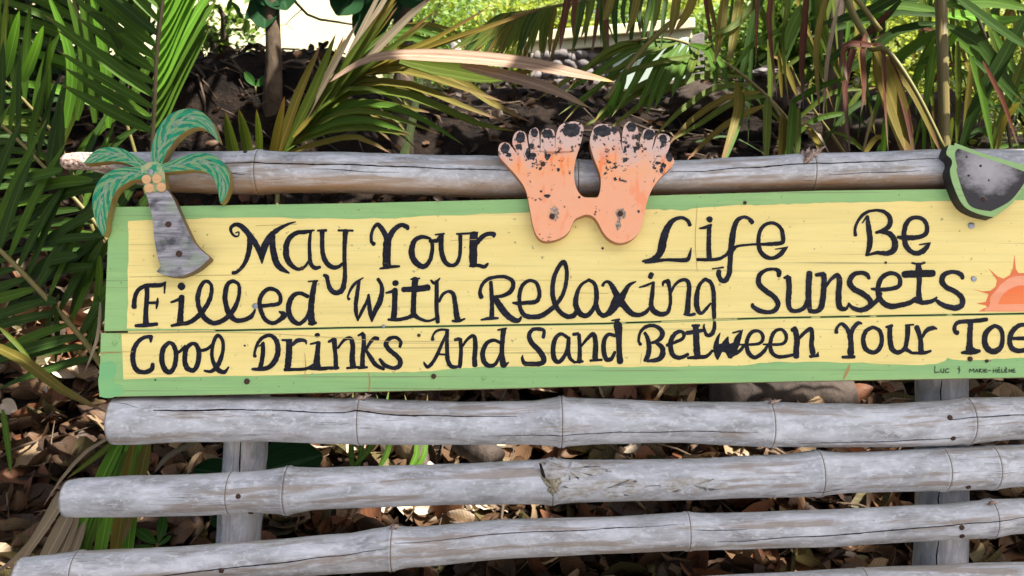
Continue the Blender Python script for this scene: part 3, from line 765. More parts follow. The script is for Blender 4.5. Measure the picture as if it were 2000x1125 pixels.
# centre palm whose frond fans out right behind the rail
p3 = empty('young_palm', PX(545, 420, 2.5), 'fan shaped palm frond with some pale dry blades rising behind the left half of the rail', 'palm')
fr3, _ = rachis(p3, pxl([(540, 430), (550, 300), (590, 225), (650, 150), (720, 85)], 2.45, 2.6), .007, .004, M_RACH)  # a few blades take the pale dry colour
for a, m, wd in [([(465, 330), (452, 280), (440, 218)], L_OLV, .03), ([(488, 330), (480, 270), (466, 212)], L_OLV, .028), ([(505, 330), (506, 270), (501, 213)], L_OLV, .022),
                 ([(528, 330), (542, 260), (556, 188)], L_YEL, .032), ([(536, 320), (580, 190), (626, 88)], L_ORG, .026), ([(545, 310), (610, 180), (656, 65)], L_OLV, .028),
                 ([(552, 300), (630, 165), (700, 40)], L_DRY, .026), ([(560, 290), (650, 160), (745, 20)], L_OLV, .028), ([(570, 280), (660, 165), (772, 0)], L_OLV, .03),
                 ([(585, 250), (690, 140), (800, 30), (850, -10)], L_DRY, .03), ([(600, 225), (700, 140), (840, 40)], L_OLV, .026), ([(620, 205), (720, 130), (850, 20)], L_YEL, .024),
                 ([(640, 180), (730, 125), (850, 75), (960, 10)], L_YEL, .022), ([(650, 175), (760, 120), (900, 70), (1080, 8)], L_YEL, .024),
                 ([(620, 210), (690, 150), (780, 135), (900, 170), (1000, 205)], L_ORG, .024), ([(640, 180), (720, 138), (860, 140), (960, 200), (1040, 240)], L_ORG, .03),
                 ([(600, 230), (690, 165), (800, 165), (900, 205), (1015, 250)], L_ORG, .026), ([(590, 240), (690, 178), (800, 185), (930, 240), (1008, 256)], L_OLV, .028),
                 ([(585, 250), (680, 205), (760, 207), (830, 235), (905, 283)], L_GRN, .028), ([(578, 262), (660, 222), (740, 220), (860, 262)], L_OLV, .022), ([(570, 275), (650, 240), (720, 235), (805, 262)], L_GRN, .026),
                 ([(565, 285), (640, 255), (720, 250), (800, 265)], L_OLV, .022), ([(560, 298), (640, 275), (700, 268), (765, 300)], L_ORG, .022)]:
    blade(fr3, pxl(a, 2.4, 2.3), wd, m, (random.uniform(-.2, .2), -1, random.uniform(.5, 1.0)), fold=.5)
rf = random.Random(12)
for k in range(26):
    t = k/25; bx = 552+150*t; by = 300-195*t
    L_ = rf.uniform(200, 330)*(1-.2*t); a0 = rad(rf.uniform(8, 38)+14*t); d = rf.uniform(2.35, 2.55)
    ex, ey = bx+L_*math.cos(a0-.1), by-L_*math.sin(a0)*.55+rf.uniform(30, 80)
    blade(fr3, pxl([(bx, by), (bx+L_*.35, by-L_*.30*math.sin(a0)-22), (bx+L_*.7, by-L_*.34*math.sin(a0)-8), (ex, ey)], d), rf.uniform(.012, .02), rf.choice((L_OLV, L_OLV, L_GRN, L_ORG, L_YEL)), (rf.uniform(-.3, .3), -1, rf.uniform(.4, 1)), fold=.5)
for k in range(12):
    t = k/11; bx = 560+130*t; by = 285-180*t; L_ = rf.uniform(140, 230); a0 = rad(rf.uniform(48, 68))
    blade(fr3, pxl([(bx, by), (bx+L_*.5*math.cos(a0), by-L_*.5*math.sin(a0)), (bx+L_*math.cos(a0), by-L_*math.sin(a0))], rf.uniform(2.35, 2.5)), rf.uniform(.013, .02), rf.choice((L_OLV, L_DRY, L_YEL, L_ORG)), (rf.uniform(-.3, .3), -1, .6), fold=.5)
lens = lambda q: (min(1, .22+q*2.0)*(1-max(0, (q-.5)/.5)**2.2))+.01
blade(fr3, pxl([(640, 160), (730, 112), (860, 108), (1020, 122), (1120, 142), (1200, 160)], 2.35, 2.1), .042, L_BIG, (0, -1, .75), prof=lens, seg=20, fold=.25)
blade(fr3, pxl([(900, 128), (1000, 150), (1080, 175), (1150, 210)], 2.25, 2.15), .032, L_BIG, (0, -1, .5), seg=12)
blade(fr3, pxl([(780, 118), (880, 135), (960, 148), (1040, 140)], 2.3, 2.25), .045, L_OLV, (0, -1, .3), seg=10)
V, F = [], []
tube(V, F, pxl([(782, 330), (796, 280), (808, 225), (816, 180), (830, 130)], 3.0, 3.2), [.017, .016, .014, .012, .008], 9)
o = mk('plant_stem', V, F, M_GSTEM); tag(o, 'single pale green stem leaning behind the rail under the palm fan', 'stem')

# drooping palm from the upper right
p4 = empty('drooping_palm', PX(1630, 330, 3.2), 'palm at the right with long fronds drooping toward the wooden feet', 'palm')
V, F, U = [], [], []
tube(V, F, pxl([(1632, 330), (1630, 190), (1628, 80), (1640, -60)], 3.3, 3.2), [.05, .04, .032, .03], 10, U, wob=.3)
mk('trunk', V, F, M_BARKD, p4)
fr, _ = rachis(p4, pxl([(1480, -160), (1330, -45), (1200, -10), (1085, 12), (1000, 30)], 2.6, 2.4), .006, .004, M_RACHY)
for i in range(22):
    t = i/21; x0 = 1085-190*t*.55; y0 = 12+15*t
    x1, y1 = 1075-195*t+random.uniform(-8, 8), 112-2*t+random.uniform(-14, 14)
    blade(fr, pxl([(x0, y0), (x0*.6+x1*.4-4, y0+35), (x1, y1)], 2.42, 2.4), .017, random.choice((L_OLV, L_OLV, L_DRK, L_YEL)), (random.uniform(-.4, .4), -1, .2))
for i in range(13):
    x0 = 1098+i*16; y1 = random.uniform(55, 115); xx = x0+random.uniform(-16, 16)
    blade(fr, pxl([(x0+14, -20), (x0+6, 25), (xx, y1)], 2.4, 2.35), random.uniform(.012, .022), random.choice((L_OLV, L_DRK, L_DRK, L_RED)), (random.uniform(-.6, .6), -1, .1))
# frond crossing in front of the pale green building
fr, _ = rachis(p4, pxl([(1560, 260), (1500, 190), (1420, 125), (1350, 88), (1290, 74), (1230, 80)], 2.5, 2.35), .0055, .003, M_RACH)
for a, m, wd in [([(1290, 76), (1215, 85), (1160, 118), (1110, 175)], L_OLV, .018), ([(1300, 76), (1220, 92), (1150, 130), (1040, 200)], L_OLV, .02), ([(1310, 78), (1230, 100), (1160, 145), (1085, 190)], L_GRN, .018),
                 ([(1320, 80), (1240, 110), (1180, 160), (1090, 225)], L_GRN, .018), ([(1330, 82), (1270, 100), (1200, 135), (1120, 160)], L_OLV, .016),
                 ([(1305, 80), (1262, 120), (1240, 160), (1195, 228)], L_GRN, .022), ([(1318, 82), (1285, 130), (1262, 180), (1240, 220)], L_GRN, .022), ([(1330, 84), (1300, 130), (1278, 180), (1260, 228)], L_GRN, .022),
                 ([(1342, 88), (1318, 130), (1296, 170), (1278, 215)], L_GRN, .022), ([(1352, 92), (1336, 130), (1322, 160), (1312, 190)], L_GRN, .022), ([(1362, 96), (1350, 130), (1338, 165)], L_OLV, .02),
                 ([(1345, 86), (1380, 95), (1395, 130), (1400, 180)], L_GRN, .022), ([(1365, 95), (1400, 110), (1415, 140), (1418, 175)], L_GRN, .02),
                 ([(1385, 108), (1300, 118), (1180, 160), (1100, 240)], L_OLV, .016), ([(1400, 118), (1320, 135), (1200, 195), (1160, 240)], L_OLV, .018),
                 ([(1420, 130), (1300, 150), (1200, 215), (1120, 255)], L_OLV, .016), ([(1450, 150), (1360, 150), (1250, 205), (1180, 262)], L_OLV, .018),
                 ([(1470, 165), (1400, 170), (1330, 215), (1275, 270)], L_OLV, .018), ([(1485, 180), (1420, 190), (1350, 235), (1300, 290)], L_YEL, .018),
                 ([(1500, 188), (1440, 195), (1370, 240), (1310, 275)], L_OLV, .018), ([(1495, 205), (1440, 230), (1390, 265), (1340, 315)], L_YEL, .018)]:
    blade(fr, pxl(a, 2.4, 2.2), wd, m, (random.uniform(-.3, .3), -1, random.uniform(.3, .9)))
fr, _ = rachis(p4, pxl([(1345, 15), (1270, 80), (1220, 140), (1185, 195)], 2.3, 2.25), .0075, .006, M_RACHY)
for a, m in [([(1222, 135), (1205, 190), (1172, 240)], L_GRN), ([(1210, 160), (1195, 200), (1190, 228)], L_BRT)]: blade(fr, pxl(a, 2.25), .02, m)
# hanging red-brown and yellow leaflets
fr, _ = rachis(p4, pxl([(1720, 60), (1640, -30), (1500, -70), (1330, -60), (1230, -30)], 2.3, 2.2), .007, .004, M_RACH)
for a, m, wd in [([(1372, -40), (1382, 30), (1392, 95)], L_RED, .010), ([(1420, -40), (1412, 30), (1405, 75), (1396, 125)], L_ORG, .024), ([(1450, -40), (1440, 30), (1430, 90), (1425, 120)], L_ORG, .024),
                 ([(1478, -40), (1478, 40), (1476, 130)], L_RED, .012), ([(1512, -40), (1502, 30), (1508, 110), (1518, 195)], L_RED, .018), ([(1545, -40), (1532, 60), (1530, 110), (1540, 200)], L_OLV, .016),
                 ([(1578, -40), (1570, 60), (1566, 130), (1570, 215)], L_RED, .017), ([(1620, -30), (1600, 50), (1594, 120), (1602, 230)], L_ORG, .016), ([(1640, 0), (1620, 90), (1612, 160), (1608, 240)], L_DRY, .013),
                 ([(1250, -40), (1240, 20), (1222, 70)], L_ORG, .02), ([(1325, -30), (1318, 25), (1308, 72)], L_ORG, .022), ([(1290, -30), (1283, 20), (1275, 62)], L_OLV, .016), ([(1200, -30), (1188, 20), (1178, 40)], L_ORG, .02), ([(1172, -30), (1173, 40), (1174, 90)], L_DRK, .012),
                 ([(1362, -30), (1345, 20), (1318, 62)], L_YEL, .022), ([(1500, -30), (1440, 45), (1380, 70)], L_OLV, .018), ([(1568, 10), (1545, 60), (1535, 100)], L_GRN, .03), ([(1600, 30), (1480, 80), (1430, 140)], L_GRN, .014)]:
    blade(fr, pxl(a, 2.2, 2.15), wd, m, (random.uniform(-.5, .5), -1, .15), twist=random.uniform(-.8, .8))
# leaflets standing just behind the rail
fr, _ = rachis(p4, pxl([(1560, 330), (1530, 240), (1500, 190)], 2.25, 2.3), .005, .004, M_RACH)
for a, m, wd in [([(1440, 160), (1440, 220), (1405, 330)], L_YEL, .022), ([(1450, 180), (1440, 240), (1410, 330)], L_GRN, .022), ([(1500, 190), (1498, 250), (1496, 330)], L_OLV, .024),
                 ([(1530, 222), (1528, 280), (1522, 330)], L_YEL, .022), ([(1550, 195), (1545, 260), (1538, 330)], L_GRN, .022), ([(1560, 210), (1558, 270), (1556, 330)], L_OLV, .018),
                 ([(1570, 235), (1595, 275), (1612, 320)], L_YEL, .014), ([(1555, 240), (1590, 250), (1625, 310)], L_DRY, .008), ([(1545, 200), (1600, 170), (1660, 150)], L_GRN, .016)]:
    blade(fr, pxl(a, 2.25, 2.1), wd, m, (random.uniform(-.3, .3), -1, .2))
rq = random.Random(21)
fr, _ = rachis(p4, pxl([(2100, -60), (1900, -90), (1600, -100), (1300, -90), (1050, -60)], 3.0, 2.9), .008, .005, M_RACH)
for k in range(64):
    x0 = rq.uniform(1120, 2050) if k % 3 else rq.uniform(1400, 2050); L_ = rq.uniform(90, 200)*(1.5 if x0 > 1450 else .75); y0 = rq.uniform(-70, -20)
    dx = rq.uniform(-90, 90); d = rq.uniform(2.5, 3.3)
    blade(fr, pxl([(x0, y0), (x0+dx*.45, y0+L_*.5), (x0+dx, y0+L_+40)], d), rq.uniform(.012, .024), rq.choice((L_DRK, L_DRK, L_GRN, L_OLV, L_OLV, L_YEL)), (rq.uniform(-.7, .7), -1, rq.uniform(-.2, .3)), twist=rq.uniform(-.9, .9))
fr, _ = rachis(p4, pxl([(1720, 420), (1650, 300), (1580, 200), (1540, 120)], 3.2, 3.0), .006, .004, M_RACH)
for k in range(40):
    x0 = rq.uniform(1420, 2040); y0 = rq.uniform(110, 330); dx = rq.uniform(-150, 150); dy = rq.uniform(-130, 120)
    d = rq.uniform(2.6, 3.4); blade(fr, pxl([(x0-dx*.5, y0-dy*.5), (x0, y0-12), (x0+dx*.5, y0+dy*.5+25)], d), rq.uniform(.010, .022), rq.choice((L_DRK, L_GRN, L_OLV, L_DRK, L_YEL, L_BRT)), (rq.uniform(-.7, .7), -1, rq.uniform(-.2, .5)), twist=rq.uniform(-.7, .7))
# broken frond with curled dry stipule
fr, c_ = rachis(p4, pxl([(1640, -40), (1665, 25), (1690, 70), (1702, 95), (1735, 100), (1790, 180), (1845, 290)], 2.25, 2.05), .0095, .004, M_RACHY, 'broken_frond')
for a, m, wd in [([(1703, 95), (1725, 90), (1728, 190), (1735, 300)], L_RED, .016), ([(1712, 100), (1740, 180), (1765, 260), (1772, 320)], L_YEL, .055), ([(1735, 110), (1758, 170), (1775, 240), (1788, 320)], L_RED, .016),
                 ([(1690, 65), (1685, 110), (1688, 170), (1680, 230)], L_RED, .018), ([(1655, 110), (1668, 95), (1650, 170), (1662, 320)], L_RED, .016), ([(1742, 120), (1790, 190), (1838, 300)], L_YEL, .02), ([(1715, 90), (1650, 90), (1655, 160)], L_RED, .016)]:
    blade(fr, pxl(a, 2.15, 2.1), wd, m, (random.uniform(-.4, .4), -1, .2), twist=random.uniform(-.5, .5))

# tall palm at the right edge with the upright striped stem
p5 = empty('tall_palm', PX(1842, 330, 2.6), 'palm with a thick upright striped stem at the right above the watermelon cut-out', 'palm')
V, F, U = [], [], []
tube(V, F, pxl([(1846, 400), (1845, 290), (1842, 150), (1836, -60)], 2.35, 2.3), [.015, .0145, .0145, .016], 10, U)
mk('stem', V, F, M_STEM, p5, uvs=U)
fr, _ = rachis(p5, pxl([(1980, 330), (1960, 200), (1920, 60), (1860, -60)], 2.7, 2.5), .006, .004, M_RACHD)
r = random.Random(77)
B5 = [([(1832, 30), (1760, 20), (1680, 40), (1560, 80)], L_DRK, .03), ([(1832, 45), (1750, 60), (1680, 120), (1600, 180)], L_DRK, .03), ([(1830, 60), (1770, 100), (1730, 150), (1700, 260)], L_GRN, .03), ([(1830, 20), (1740, 10), (1640, 30)], L_GRN, .032),
      ([(1850, 10), (1930, 0), (2020, 20)], L_GRN, .04), ([(1850, 30), (1900, 30), (1960, 40), (2020, 30)], L_BRT, .04), ([(1850, 50), (1920, 90), (1960, 150), (2000, 200)], L_DRK, .036), ([(1850, 60), (1900, 100), (1940, 130), (2010, 130)], L_GRN, .03),
      ([(2010, 20), (1950, 130), (1900, 220), (1870, 320)], L_DRK, .036), ([(2010, 90), (1980, 170), (1950, 250), (1930, 320)], L_OLV, .026), ([(1895, 110), (1920, 190), (1940, 300)], L_GRN, .034), ([(1900, 110), (1890, 200), (1880, 300)], L_ORG, .022),
      ([(1826, 90), (1815, 160), (1800, 250)], L_GRN, .022), ([(1870, 80), (1872, 180), (1868, 300)], L_OLV, .02), ([(1825, 70), (1790, 150), (1775, 210)], L_GRN, .026), ([(1920, 120), (1960, 200), (1990, 290)], L_RED, .016), ([(1890, 120), (1850, 130), (1800, 190)], L_RED, .016),
      ([(1960, 0), (1900, 60), (1800, 90), (1730, 110)], L_DRK, .026), ([(1760, 0), (1700, 60), (1600, 130), (1560, 180)], L_DRK, .022), ([(1770, -20), (1700, 20), (1590, 50)], L_DRK, .028), ([(1730, 30), (1690, 35), (1675, 42)], L_BRT, .022), ([(1880, -20), (1800, -5), (1720, 20)], L_DRK, .03),
      ([(1990, 60), (1920, 70), (1860, 110)], L_DRK, .022), ([(1990, 200), (1960, 240), (1945, 310)], L_ORG, .022), ([(1740, 20), (1690, 70), (1640, 90)], L_RED, .018), ([(1830, 60), (1760, 55), (1700, 80)], L_RED, .016), ([(1860, 230), (1855, 270), (1850, 320)], L_OLV, .012),
      ([(1800, 225), (1790, 270), (1775, 320)], L_GRN, .01), ([(1805, 230), (1805, 280), (1803, 320)], L_GRN, .01), ([(1812, 235), (1822, 280), (1825, 320)], L_OLV, .01), ([(1720, 190), (1700, 240), (1680, 320)], L_DRY, .01), ([(1730, 220), (1728, 270), (1722, 320)], L_GRN, .018), ([(1850, -20), (1960, 60), (2020, 100)], L_DRK, .03),
      ([(1900, 115), (1960, 170), (2020, 250)], L_DRK, .024), ([(1940, 60), (1985, 140), (2020, 170)], L_GRN, .028), ([(1880, 40), (1840, 100), (1780, 130)], L_GRN, .024), ([(1600, -20), (1610, 70), (1650, 170)], L_OLV, .03), ([(1560, 40), (1600, 130), (1625, 180)], L_OLV, .016)]
for a, m, wd in B5:
    dd = r.uniform(2.2, 2.65); blade(fr, pxl(a, dd, dd+.1), wd, m, (r.uniform(-.4, .4), -1, r.uniform(.2, .7)))

# small plants
def seedling(base, leaves, d, mat, label, name='seedling', stemm=M_RACH, sr=.003, cat_='plant', w=.02):
    t = empty(name, PX(*base, d), label, cat_); V, F = [], []
    for a, b, wp in leaves: tube(V, F, [PX(*base, d), PX((base[0]+a[0])/2, (base[1]+a[1])/2-3, d), PX(*a, d)], [sr, sr*.8, sr*.6], 6)
    mk('stem', V, F, stemm, t)
    for a, b, wp in leaves: broad_leaf(t, PX(*a, d), PX(*b, d-.02), wp*d/FPX, mat)
seedling((500, 182), [((498, 168), (478, 140), 16), ((500, 168), (525, 148), 18)], hit(500, 182)-.03, L_BROADL, 'tiny two leaved seedling at the foot of the slender trunk')
seedling((308, 1075), [((305, 1062), (264, 1032), 24), ((308, 1060), (322, 1005), 22), ((308, 1066), (335, 1045), 10), ((308, 1072), (262, 1068), 12)], 1.95, L_BROADL, 'small green seedling low behind the bottom left slats')
seedling((470, 1000), [((470, 940), (378, 915), 66), ((480, 930), (630, 890), 105), ((440, 1020), (412, 1012), 30)], 1.95, L_BROAD, 'broad round leaved plant behind the left post', sr=.004)
gp = empty('grass_tuft', PX(720, 900, 2.4), 'tuft of upright green blades between the upper slats left of centre', 'grass')
for a in ([(690, 915), (686, 880), (690, 760)], [(700, 915), (706, 860), (702, 770)], [(740, 915), (760, 860), (735, 770)], [(800, 915), (815, 870), (790, 770)], [(810, 912), (830, 880), (835, 770)], [(690, 912), (740, 850), (760, 760)]):
    blade(gp, pxl(a, 2.3, 2.5), .016, L_GRN, name='blade')

# logs, rocks
def rock(name, c, rx, ry, rz, mat, label, seed, cat_):
    bm = bmesh.new(); bmesh.ops.create_icosphere(bm, subdivisions=4, radius=1)
    for v in bm.verts:
        n_ = noise.fractal(v.co*1.6+Vector((seed, 0, 0)), .7, 2.1, 5)
        v.co *= 1+.34*n_; v.co = Vector((v.co.x*rx, v.co.y*ry, v.co.z*rz))
    V = [v.co+c for v in bm.verts]; F = [tuple(v.index for v in f.verts) for f in bm.faces]; bm.free()
    return tag(mk(name, V, F, mat), label, cat_)
g = G('dark_rock', .9, .2); n = g.noise(g.map((1, 1, 1)), 12, 7, .65)
M_ROCK = g.col(g.mix(n, (.015, .011, .009), (.06, .043, .032))).m; g.bump(n, .8, .03)
rock('boulder', PX(1770, 245, 4.25), .30, .25, .17, M_ROCK, 'brown boulder behind the broken frond, left of the upright palm stem', 2, 'boulder')
rock('boulder', PX(1510, 185, 4.5), .13, .14, .13, M_ROCK, 'dark boulder with a pale flat top under the hanging red leaflets', 6, 'boulder')
rock('boulder', PX(1370, 195, 4.7), .20, .15, .09, M_ROCK, 'low dark rock on the bank below the pale green building', 9, 'boulder')
rock('flat_stone', PX(1497, 143, 4.45), .085, .1, .022, M_STONE, 'pale flat stone lying on top of the dark boulder', 4, 'stone')
V, F = [], []; a, b = PX(1385, 775, 2.75), PX(1660, 768, 2.75); limb(V, F, a, b, .075, .07, 12, 0, 10, 4)
tag(mk('log', V, F, M_LOG), 'thick grey log lying below the right half of the sign', 'log')
V, F = [], []; a, b = PX(905, 858, 2.42), PX(968, 900, 2.34); limb(V, F, a, b, .042, .038, 12, 0, 8, 8)
tag(mk('log', V, F, M_LOG), 'short pitted log piece seen between the two upper slats', 'log')

# ------------------------------------------------------------------ the bamboo bench
bench = empty('bamboo_bench', Vector((0, 1.32, 0)), 'weathered grey bamboo bench back with a top rail, slats, posts and an added unseen seat', 'bench')
def XS(x): return 1000+(x-1000)*.978              # the traced edge lies on the near side of the cane, a radius before its axis
def cane(name, keys, nodes, off, mat, parent, cracks=(), endcut=None, step=9):
    x0, x1 = keys[0][0], keys[-1][0]
    xs_ = sorted(set([x0, x1]+[x0+(x1-x0)*i/int((x1-x0)/step) for i in range(int((x1-x0)/step)+1)]+[n+d for n in nodes for d in (-14, -9, -5, -2.2, -1, 1, 2.2, 5, 9, 14) if x0 < n+d < x1]))
    n = 28; V, F, U, mids = [], [], [], []; ring = []; u = 0; last = None; info = {}
    sd = x0*7 % 97
    for x in xs_:
        top, bot = lerp1(keys, x); c = PL(XS(x), (top+bot)/2, off); R = (bot-top)/2*depth(c)/FPX
        f = 1.0; dk = False
        for nd in nodes:
            e = abs(x-nd)
            if e < 16: f += .055*math.exp(-(e/7)**2)
            if e < 2.3: f -= .05*(1-e/3.2)
            if e < 1.3: dk = True
            if e < 6: f += .012
        if last is not None: u += (c-last).length
        last = c; info[x] = (c, R)
        b = len(V)
        for j in range(n):
            a = 2*math.pi*j/n                      # 0 = back, pi/2 = top, pi = front
            d = -BN*math.cos(a)+BU*math.sin(a)
            rr = R*f*(1+.02*noise.noise(Vector((x*.012+sd, a*.9, sd)))+.008*noise.noise(Vector((x*.05+sd, a*2, sd))))
            V.append(c+d*rr); U.append((u, a/(2*math.pi)))
        ring.append((b, dk))
    for i in range(len(ring)-1):
        for j in range(n):
            F.append((ring[i][0]+j, ring[i][0]+(j+1) % n, ring[i+1][0]+(j+1) % n, ring[i+1][0]+j)); mids.append(1 if ring[i][1] and ring[i+1][1] else 0)
    # ends: rim turned in to a hollow
    for (b, _), sgn in ((ring[0], -1), (ring[-1], 1)):
        cc = sum((V[b+j] for j in range(n)), Vector())/n; q = len(V)
        for k, (s, dx) in enumerate(((.97, .002*sgn), (.78, .002*sgn), (.74, -.03*sgn))):
            for j in range(n): V.append(cc+(V[b+j]-cc)*s+Vector((dx, 0, 0))); U.append((0, j/n))
        rows = [b, q, q+n, q+2*n]
        for k in range(3):
            for j in range(n):
                F.append((rows[k]+j, rows[k]+(j+1) % n, rows[k+1]+(j+1) % n, rows[k+1]+j)); mids.append(2 if k else 0)
        F.append(tuple(rows[3]+j for j in range(n))); mids.append(3)
    # wrap the seam: uv of the last column handled per loop
    ctr = sum(V, Vector())/len(V)
    me = bpy.data.meshes.new(name); me.from_pydata([v-ctr for v in V], [], F)
    for m in (mat, M_NODE, M_FIB, M_CRACK): me.materials.append(m)
    me.polygons.foreach_set('material_index', mids); me.polygons.foreach_set('use_smooth', [m < 2 for m in mids])
    l = me.uv_layers.new(name='UVMap'); fl = []
    for p in me.polygons:
        us = [U[vi] for vi in p.vertices]; wrap = max(q[1] for q in us)-min(q[1] for q in us) > .5
        for q in us: fl += (q[0], q[1]+1 if wrap and q[1] < .5 else q[1])
    l.data.foreach_set('uv', fl); me.update()
    o = link(bpy.data.objects.new(name, me), parent, ctr)
    for cr in cracks:                              # drying splits running along the cane
        (xa, fa), (xb, fb) = cr[0], cr[1]; wd = cr[2] if len(cr) > 2 else .0012
        V2, F2 = [], []; k = max(6, int((xb-xa)/9)); rr = random.Random(xa)
        for i in range(k+1):
            t = i/k; x = xa+(xb-xa)*t; fr_ = fa+(fb-fa)*t+.035*noise.noise(Vector((x*.012, xa, 3)))+.012*noise.noise(Vector((x*.06, xa, 9)))
            top, bot = lerp1(keys, x); c = PL(XS(x), (top+bot)/2, off); R = (bot-top)/2*depth(c)/FPX
            s = max(-.97, min(.97, 1-2*fr_)); a = math.pi-math.asin(s)
            f = 1.0+sum(.06*math.exp(-((x-nd)/7)**2) for nd in nodes)
            ww = wd*math.sin(math.pi*min(1, .06+t*.9))**.5*(.55+.8*abs(noise.noise(Vector((x*.045, 7, xa)))))
            for sg in (-1, 1):
                aa = a+sg*ww/R; d = -BN*math.cos(aa)+BU*math.sin(aa); 
                q = R*f*(1+.02*noise.noise(Vector((x*.012+sd, aa*.9, sd)))+.008*noise.noise(Vector((x*.05+sd, aa*2, sd))))
                V2.append(c+d*(q+.0006))
        for i in range(k): F2.append((2*i, 2*i+1, 2*i+3, 2*i+2))
        mk('crack', V2, F2, M_CRACK, o)
    return o, keys, off
def nail(slat, px, py, r=.0042, mat=M_RUST, name='nail'):
    o, keys, off = slat; top, bot = lerp1(keys, px); c = PL(XS(px), (top+bot)/2, off); R = (bot-top)/2*depth(c)/FPX
    s = max(-.95, min(.95, ((top+bot)/2-py)/((bot-top)/2))); a = math.pi-math.asin(s); d = -BN*math.cos(a)+BU*math.sin(a)
    p = c+d*R; V, F = [], []; tube(V, F, [p-d*.004, p+d*.0012, p+d*.0017], [r, r, r*.7], 10); mk(name, V, F, mat, o)

# posts first, behind the slats
def post(keys, label=None):
    cpts = []
    for px, py, r in keys: cpts.append((PL(px, py, -.082), r))
    # run on down to the ground
    p, q = cpts[-2][0], cpts[-1][0]; d = (q-p).normalized(); g_ = q+d*((q.z+.03)/-d.z); cpts.append((g_, .043))
    pts, rs = [], []
    for (a, ra), (b, rb) in zip(cpts, cpts[1:]):
        for i in range(6): pts.append(a.lerp(b, i/6)); rs.append((ra+(rb-ra)*i/6)*(1+.02*math.sin(len(pts)*1.3)))
    pts.append(cpts[-1][0]); rs.append(cpts[-1][1])
    V, F, U = [], [], []; tube(V, F, pts, rs, 22, U, wob=.05); return mk('post', V, F, M_BAMP, bench, uvs=U)
po1 = post([(500, 420, .040), (480, 890, .0405), (468, 1035, .0405)])
po2 = post([(1835, 330, .046), (1839, 765, .046), (1840, 960, .046), (1836, 1100, .047)])
for pts in ([(1840, 742), (1837, 765), (1838, 792)], [(1836, 955), (1832, 975), (1834, 992)], [(1835, 1048), (1829, 1085), (1830, 1122)]):
    V, F = [], []; tube(V, F, [PL(*q, -.082+.0468) for q in pts], [.0007, .0014, .0008], 6)
    mk('crack', V, F, M_CRACK, po2)
V, F = [], []; tube(V, F, [PL(470, 862, -.0405), PL(468, 905, -.0405), PL(468, 935, -.0405)], [.0007, .0014, .0006], 6); mk('crack', V, F, M_CRACK, po1)

rail = cane('top_rail', [(150, 298, 332), (200, 297, 342), (260, 297, 362), (320, 296, 376), (420, 296, 379), (497, 294, 380), (560, 297, 377), (667, 297, 377), (800, 302, 381), (940, 304, 386), (1130, 312, 386), (1333, 313, 379), (1480, 306, 375), (1590, 299, 372), (1720, 297, 371), (1840, 292, 371), (2000, 291, 371), (2150, 290, 370)],
            [497, 1130, 1596, 2060], -.008, M_BAMT, bench, cracks=[((600, .56), (780, .60), .0007), ((1620, .7), (1800, .66), .0007), ((330, .40), (1020, .48), .0016), ((1310, .48), (1860, .36), .0014), ((400, .62), (480, .70), .001)])
V, F = [], []                                     # the broken whitish tip of the rail
tube(V, F, [PL(122, 316, .004), PL(128, 316, .004), PL(150, 315, 0), PL(190, 316, -.004), PL(230, 325, -.008)], [.010, .0145, .0165, .018, .02], 14, wob=.25)
ob_ = mk('broken_tip', V, F, M_FIB, rail[0])
V, F = [], []                                     # torn branch stub with fibres
for k in range(16):
    r = random.Random(k); p = PL(1568+r.uniform(-8, 14), 314, .01); q = PL(1572+r.uniform(-10, 42), 290+r.uniform(-6, 16), .018+r.uniform(-.02, .012)); tube(V, F, [p, p.lerp(q, .6)+Vector((0, -.004, .004)), q], [.006, .004, .0008], 5, wob=.3)
tube(V, F, [PL(1572, 318, .02), PL(1580, 305, .028), PL(1590, 292, .026)], [.008, .0085, .003], 8, wob=.5)
mk('branch_stub', V, F, M_FIB, rail[0])
s1 = cane('slat', [(208, 777, 868), (250, 773, 868), (330, 773, 864), (500, 775, 862), (667, 778, 867), (698, 774, 868), (760, 781, 868), (900, 785, 868), (1040, 783, 868), (1098, 775, 872), (1180, 779, 867), (1333, 785, 864), (1470, 785, 871), (1513, 784, 873), (1600, 788, 873), (1750, 789, 873), (1850, 783, 871), (1905, 777, 867), (2000, 775, 858), (2150, 770, 852)],
          [698, 1098, 1513, 1905], 0, M_BAM, bench, cracks=[((300, .33), (480, .30), .0022), ((440, .30), (1010, .36), .0014), ((940, .80), (1480, .68), .0009), ((220, .12), (270, .26), .0008), ((1560, .90), (1880, .82), .0012), ((1850, .42), (2050, .44), .0012)])
s2 = cane('slat', [(114, 938, 1009), (140, 934, 1010), (250, 929, 1009), (380, 926, 1006), (440, 923, 1003), (500, 919, 1001), (553, 912, 1004), (610, 914, 995), (667, 912, 992), (900, 906, 985), (1040, 899, 984), (1080, 895, 985), (1130, 899, 980), (1333, 897, 976), (1540, 888, 970), (1610, 880, 969), (1670, 884, 962), (1858, 875, 958), (1955, 871, 955), (2000, 869, 951), (2150, 862, 942)],
          [440, 553, 1080, 1610, 1858, 1955], 0, M_BAM, bench, cracks=[((1540, .90), (1660, .86), .0008), ((1180, .62), (1330, .6), .0006)])
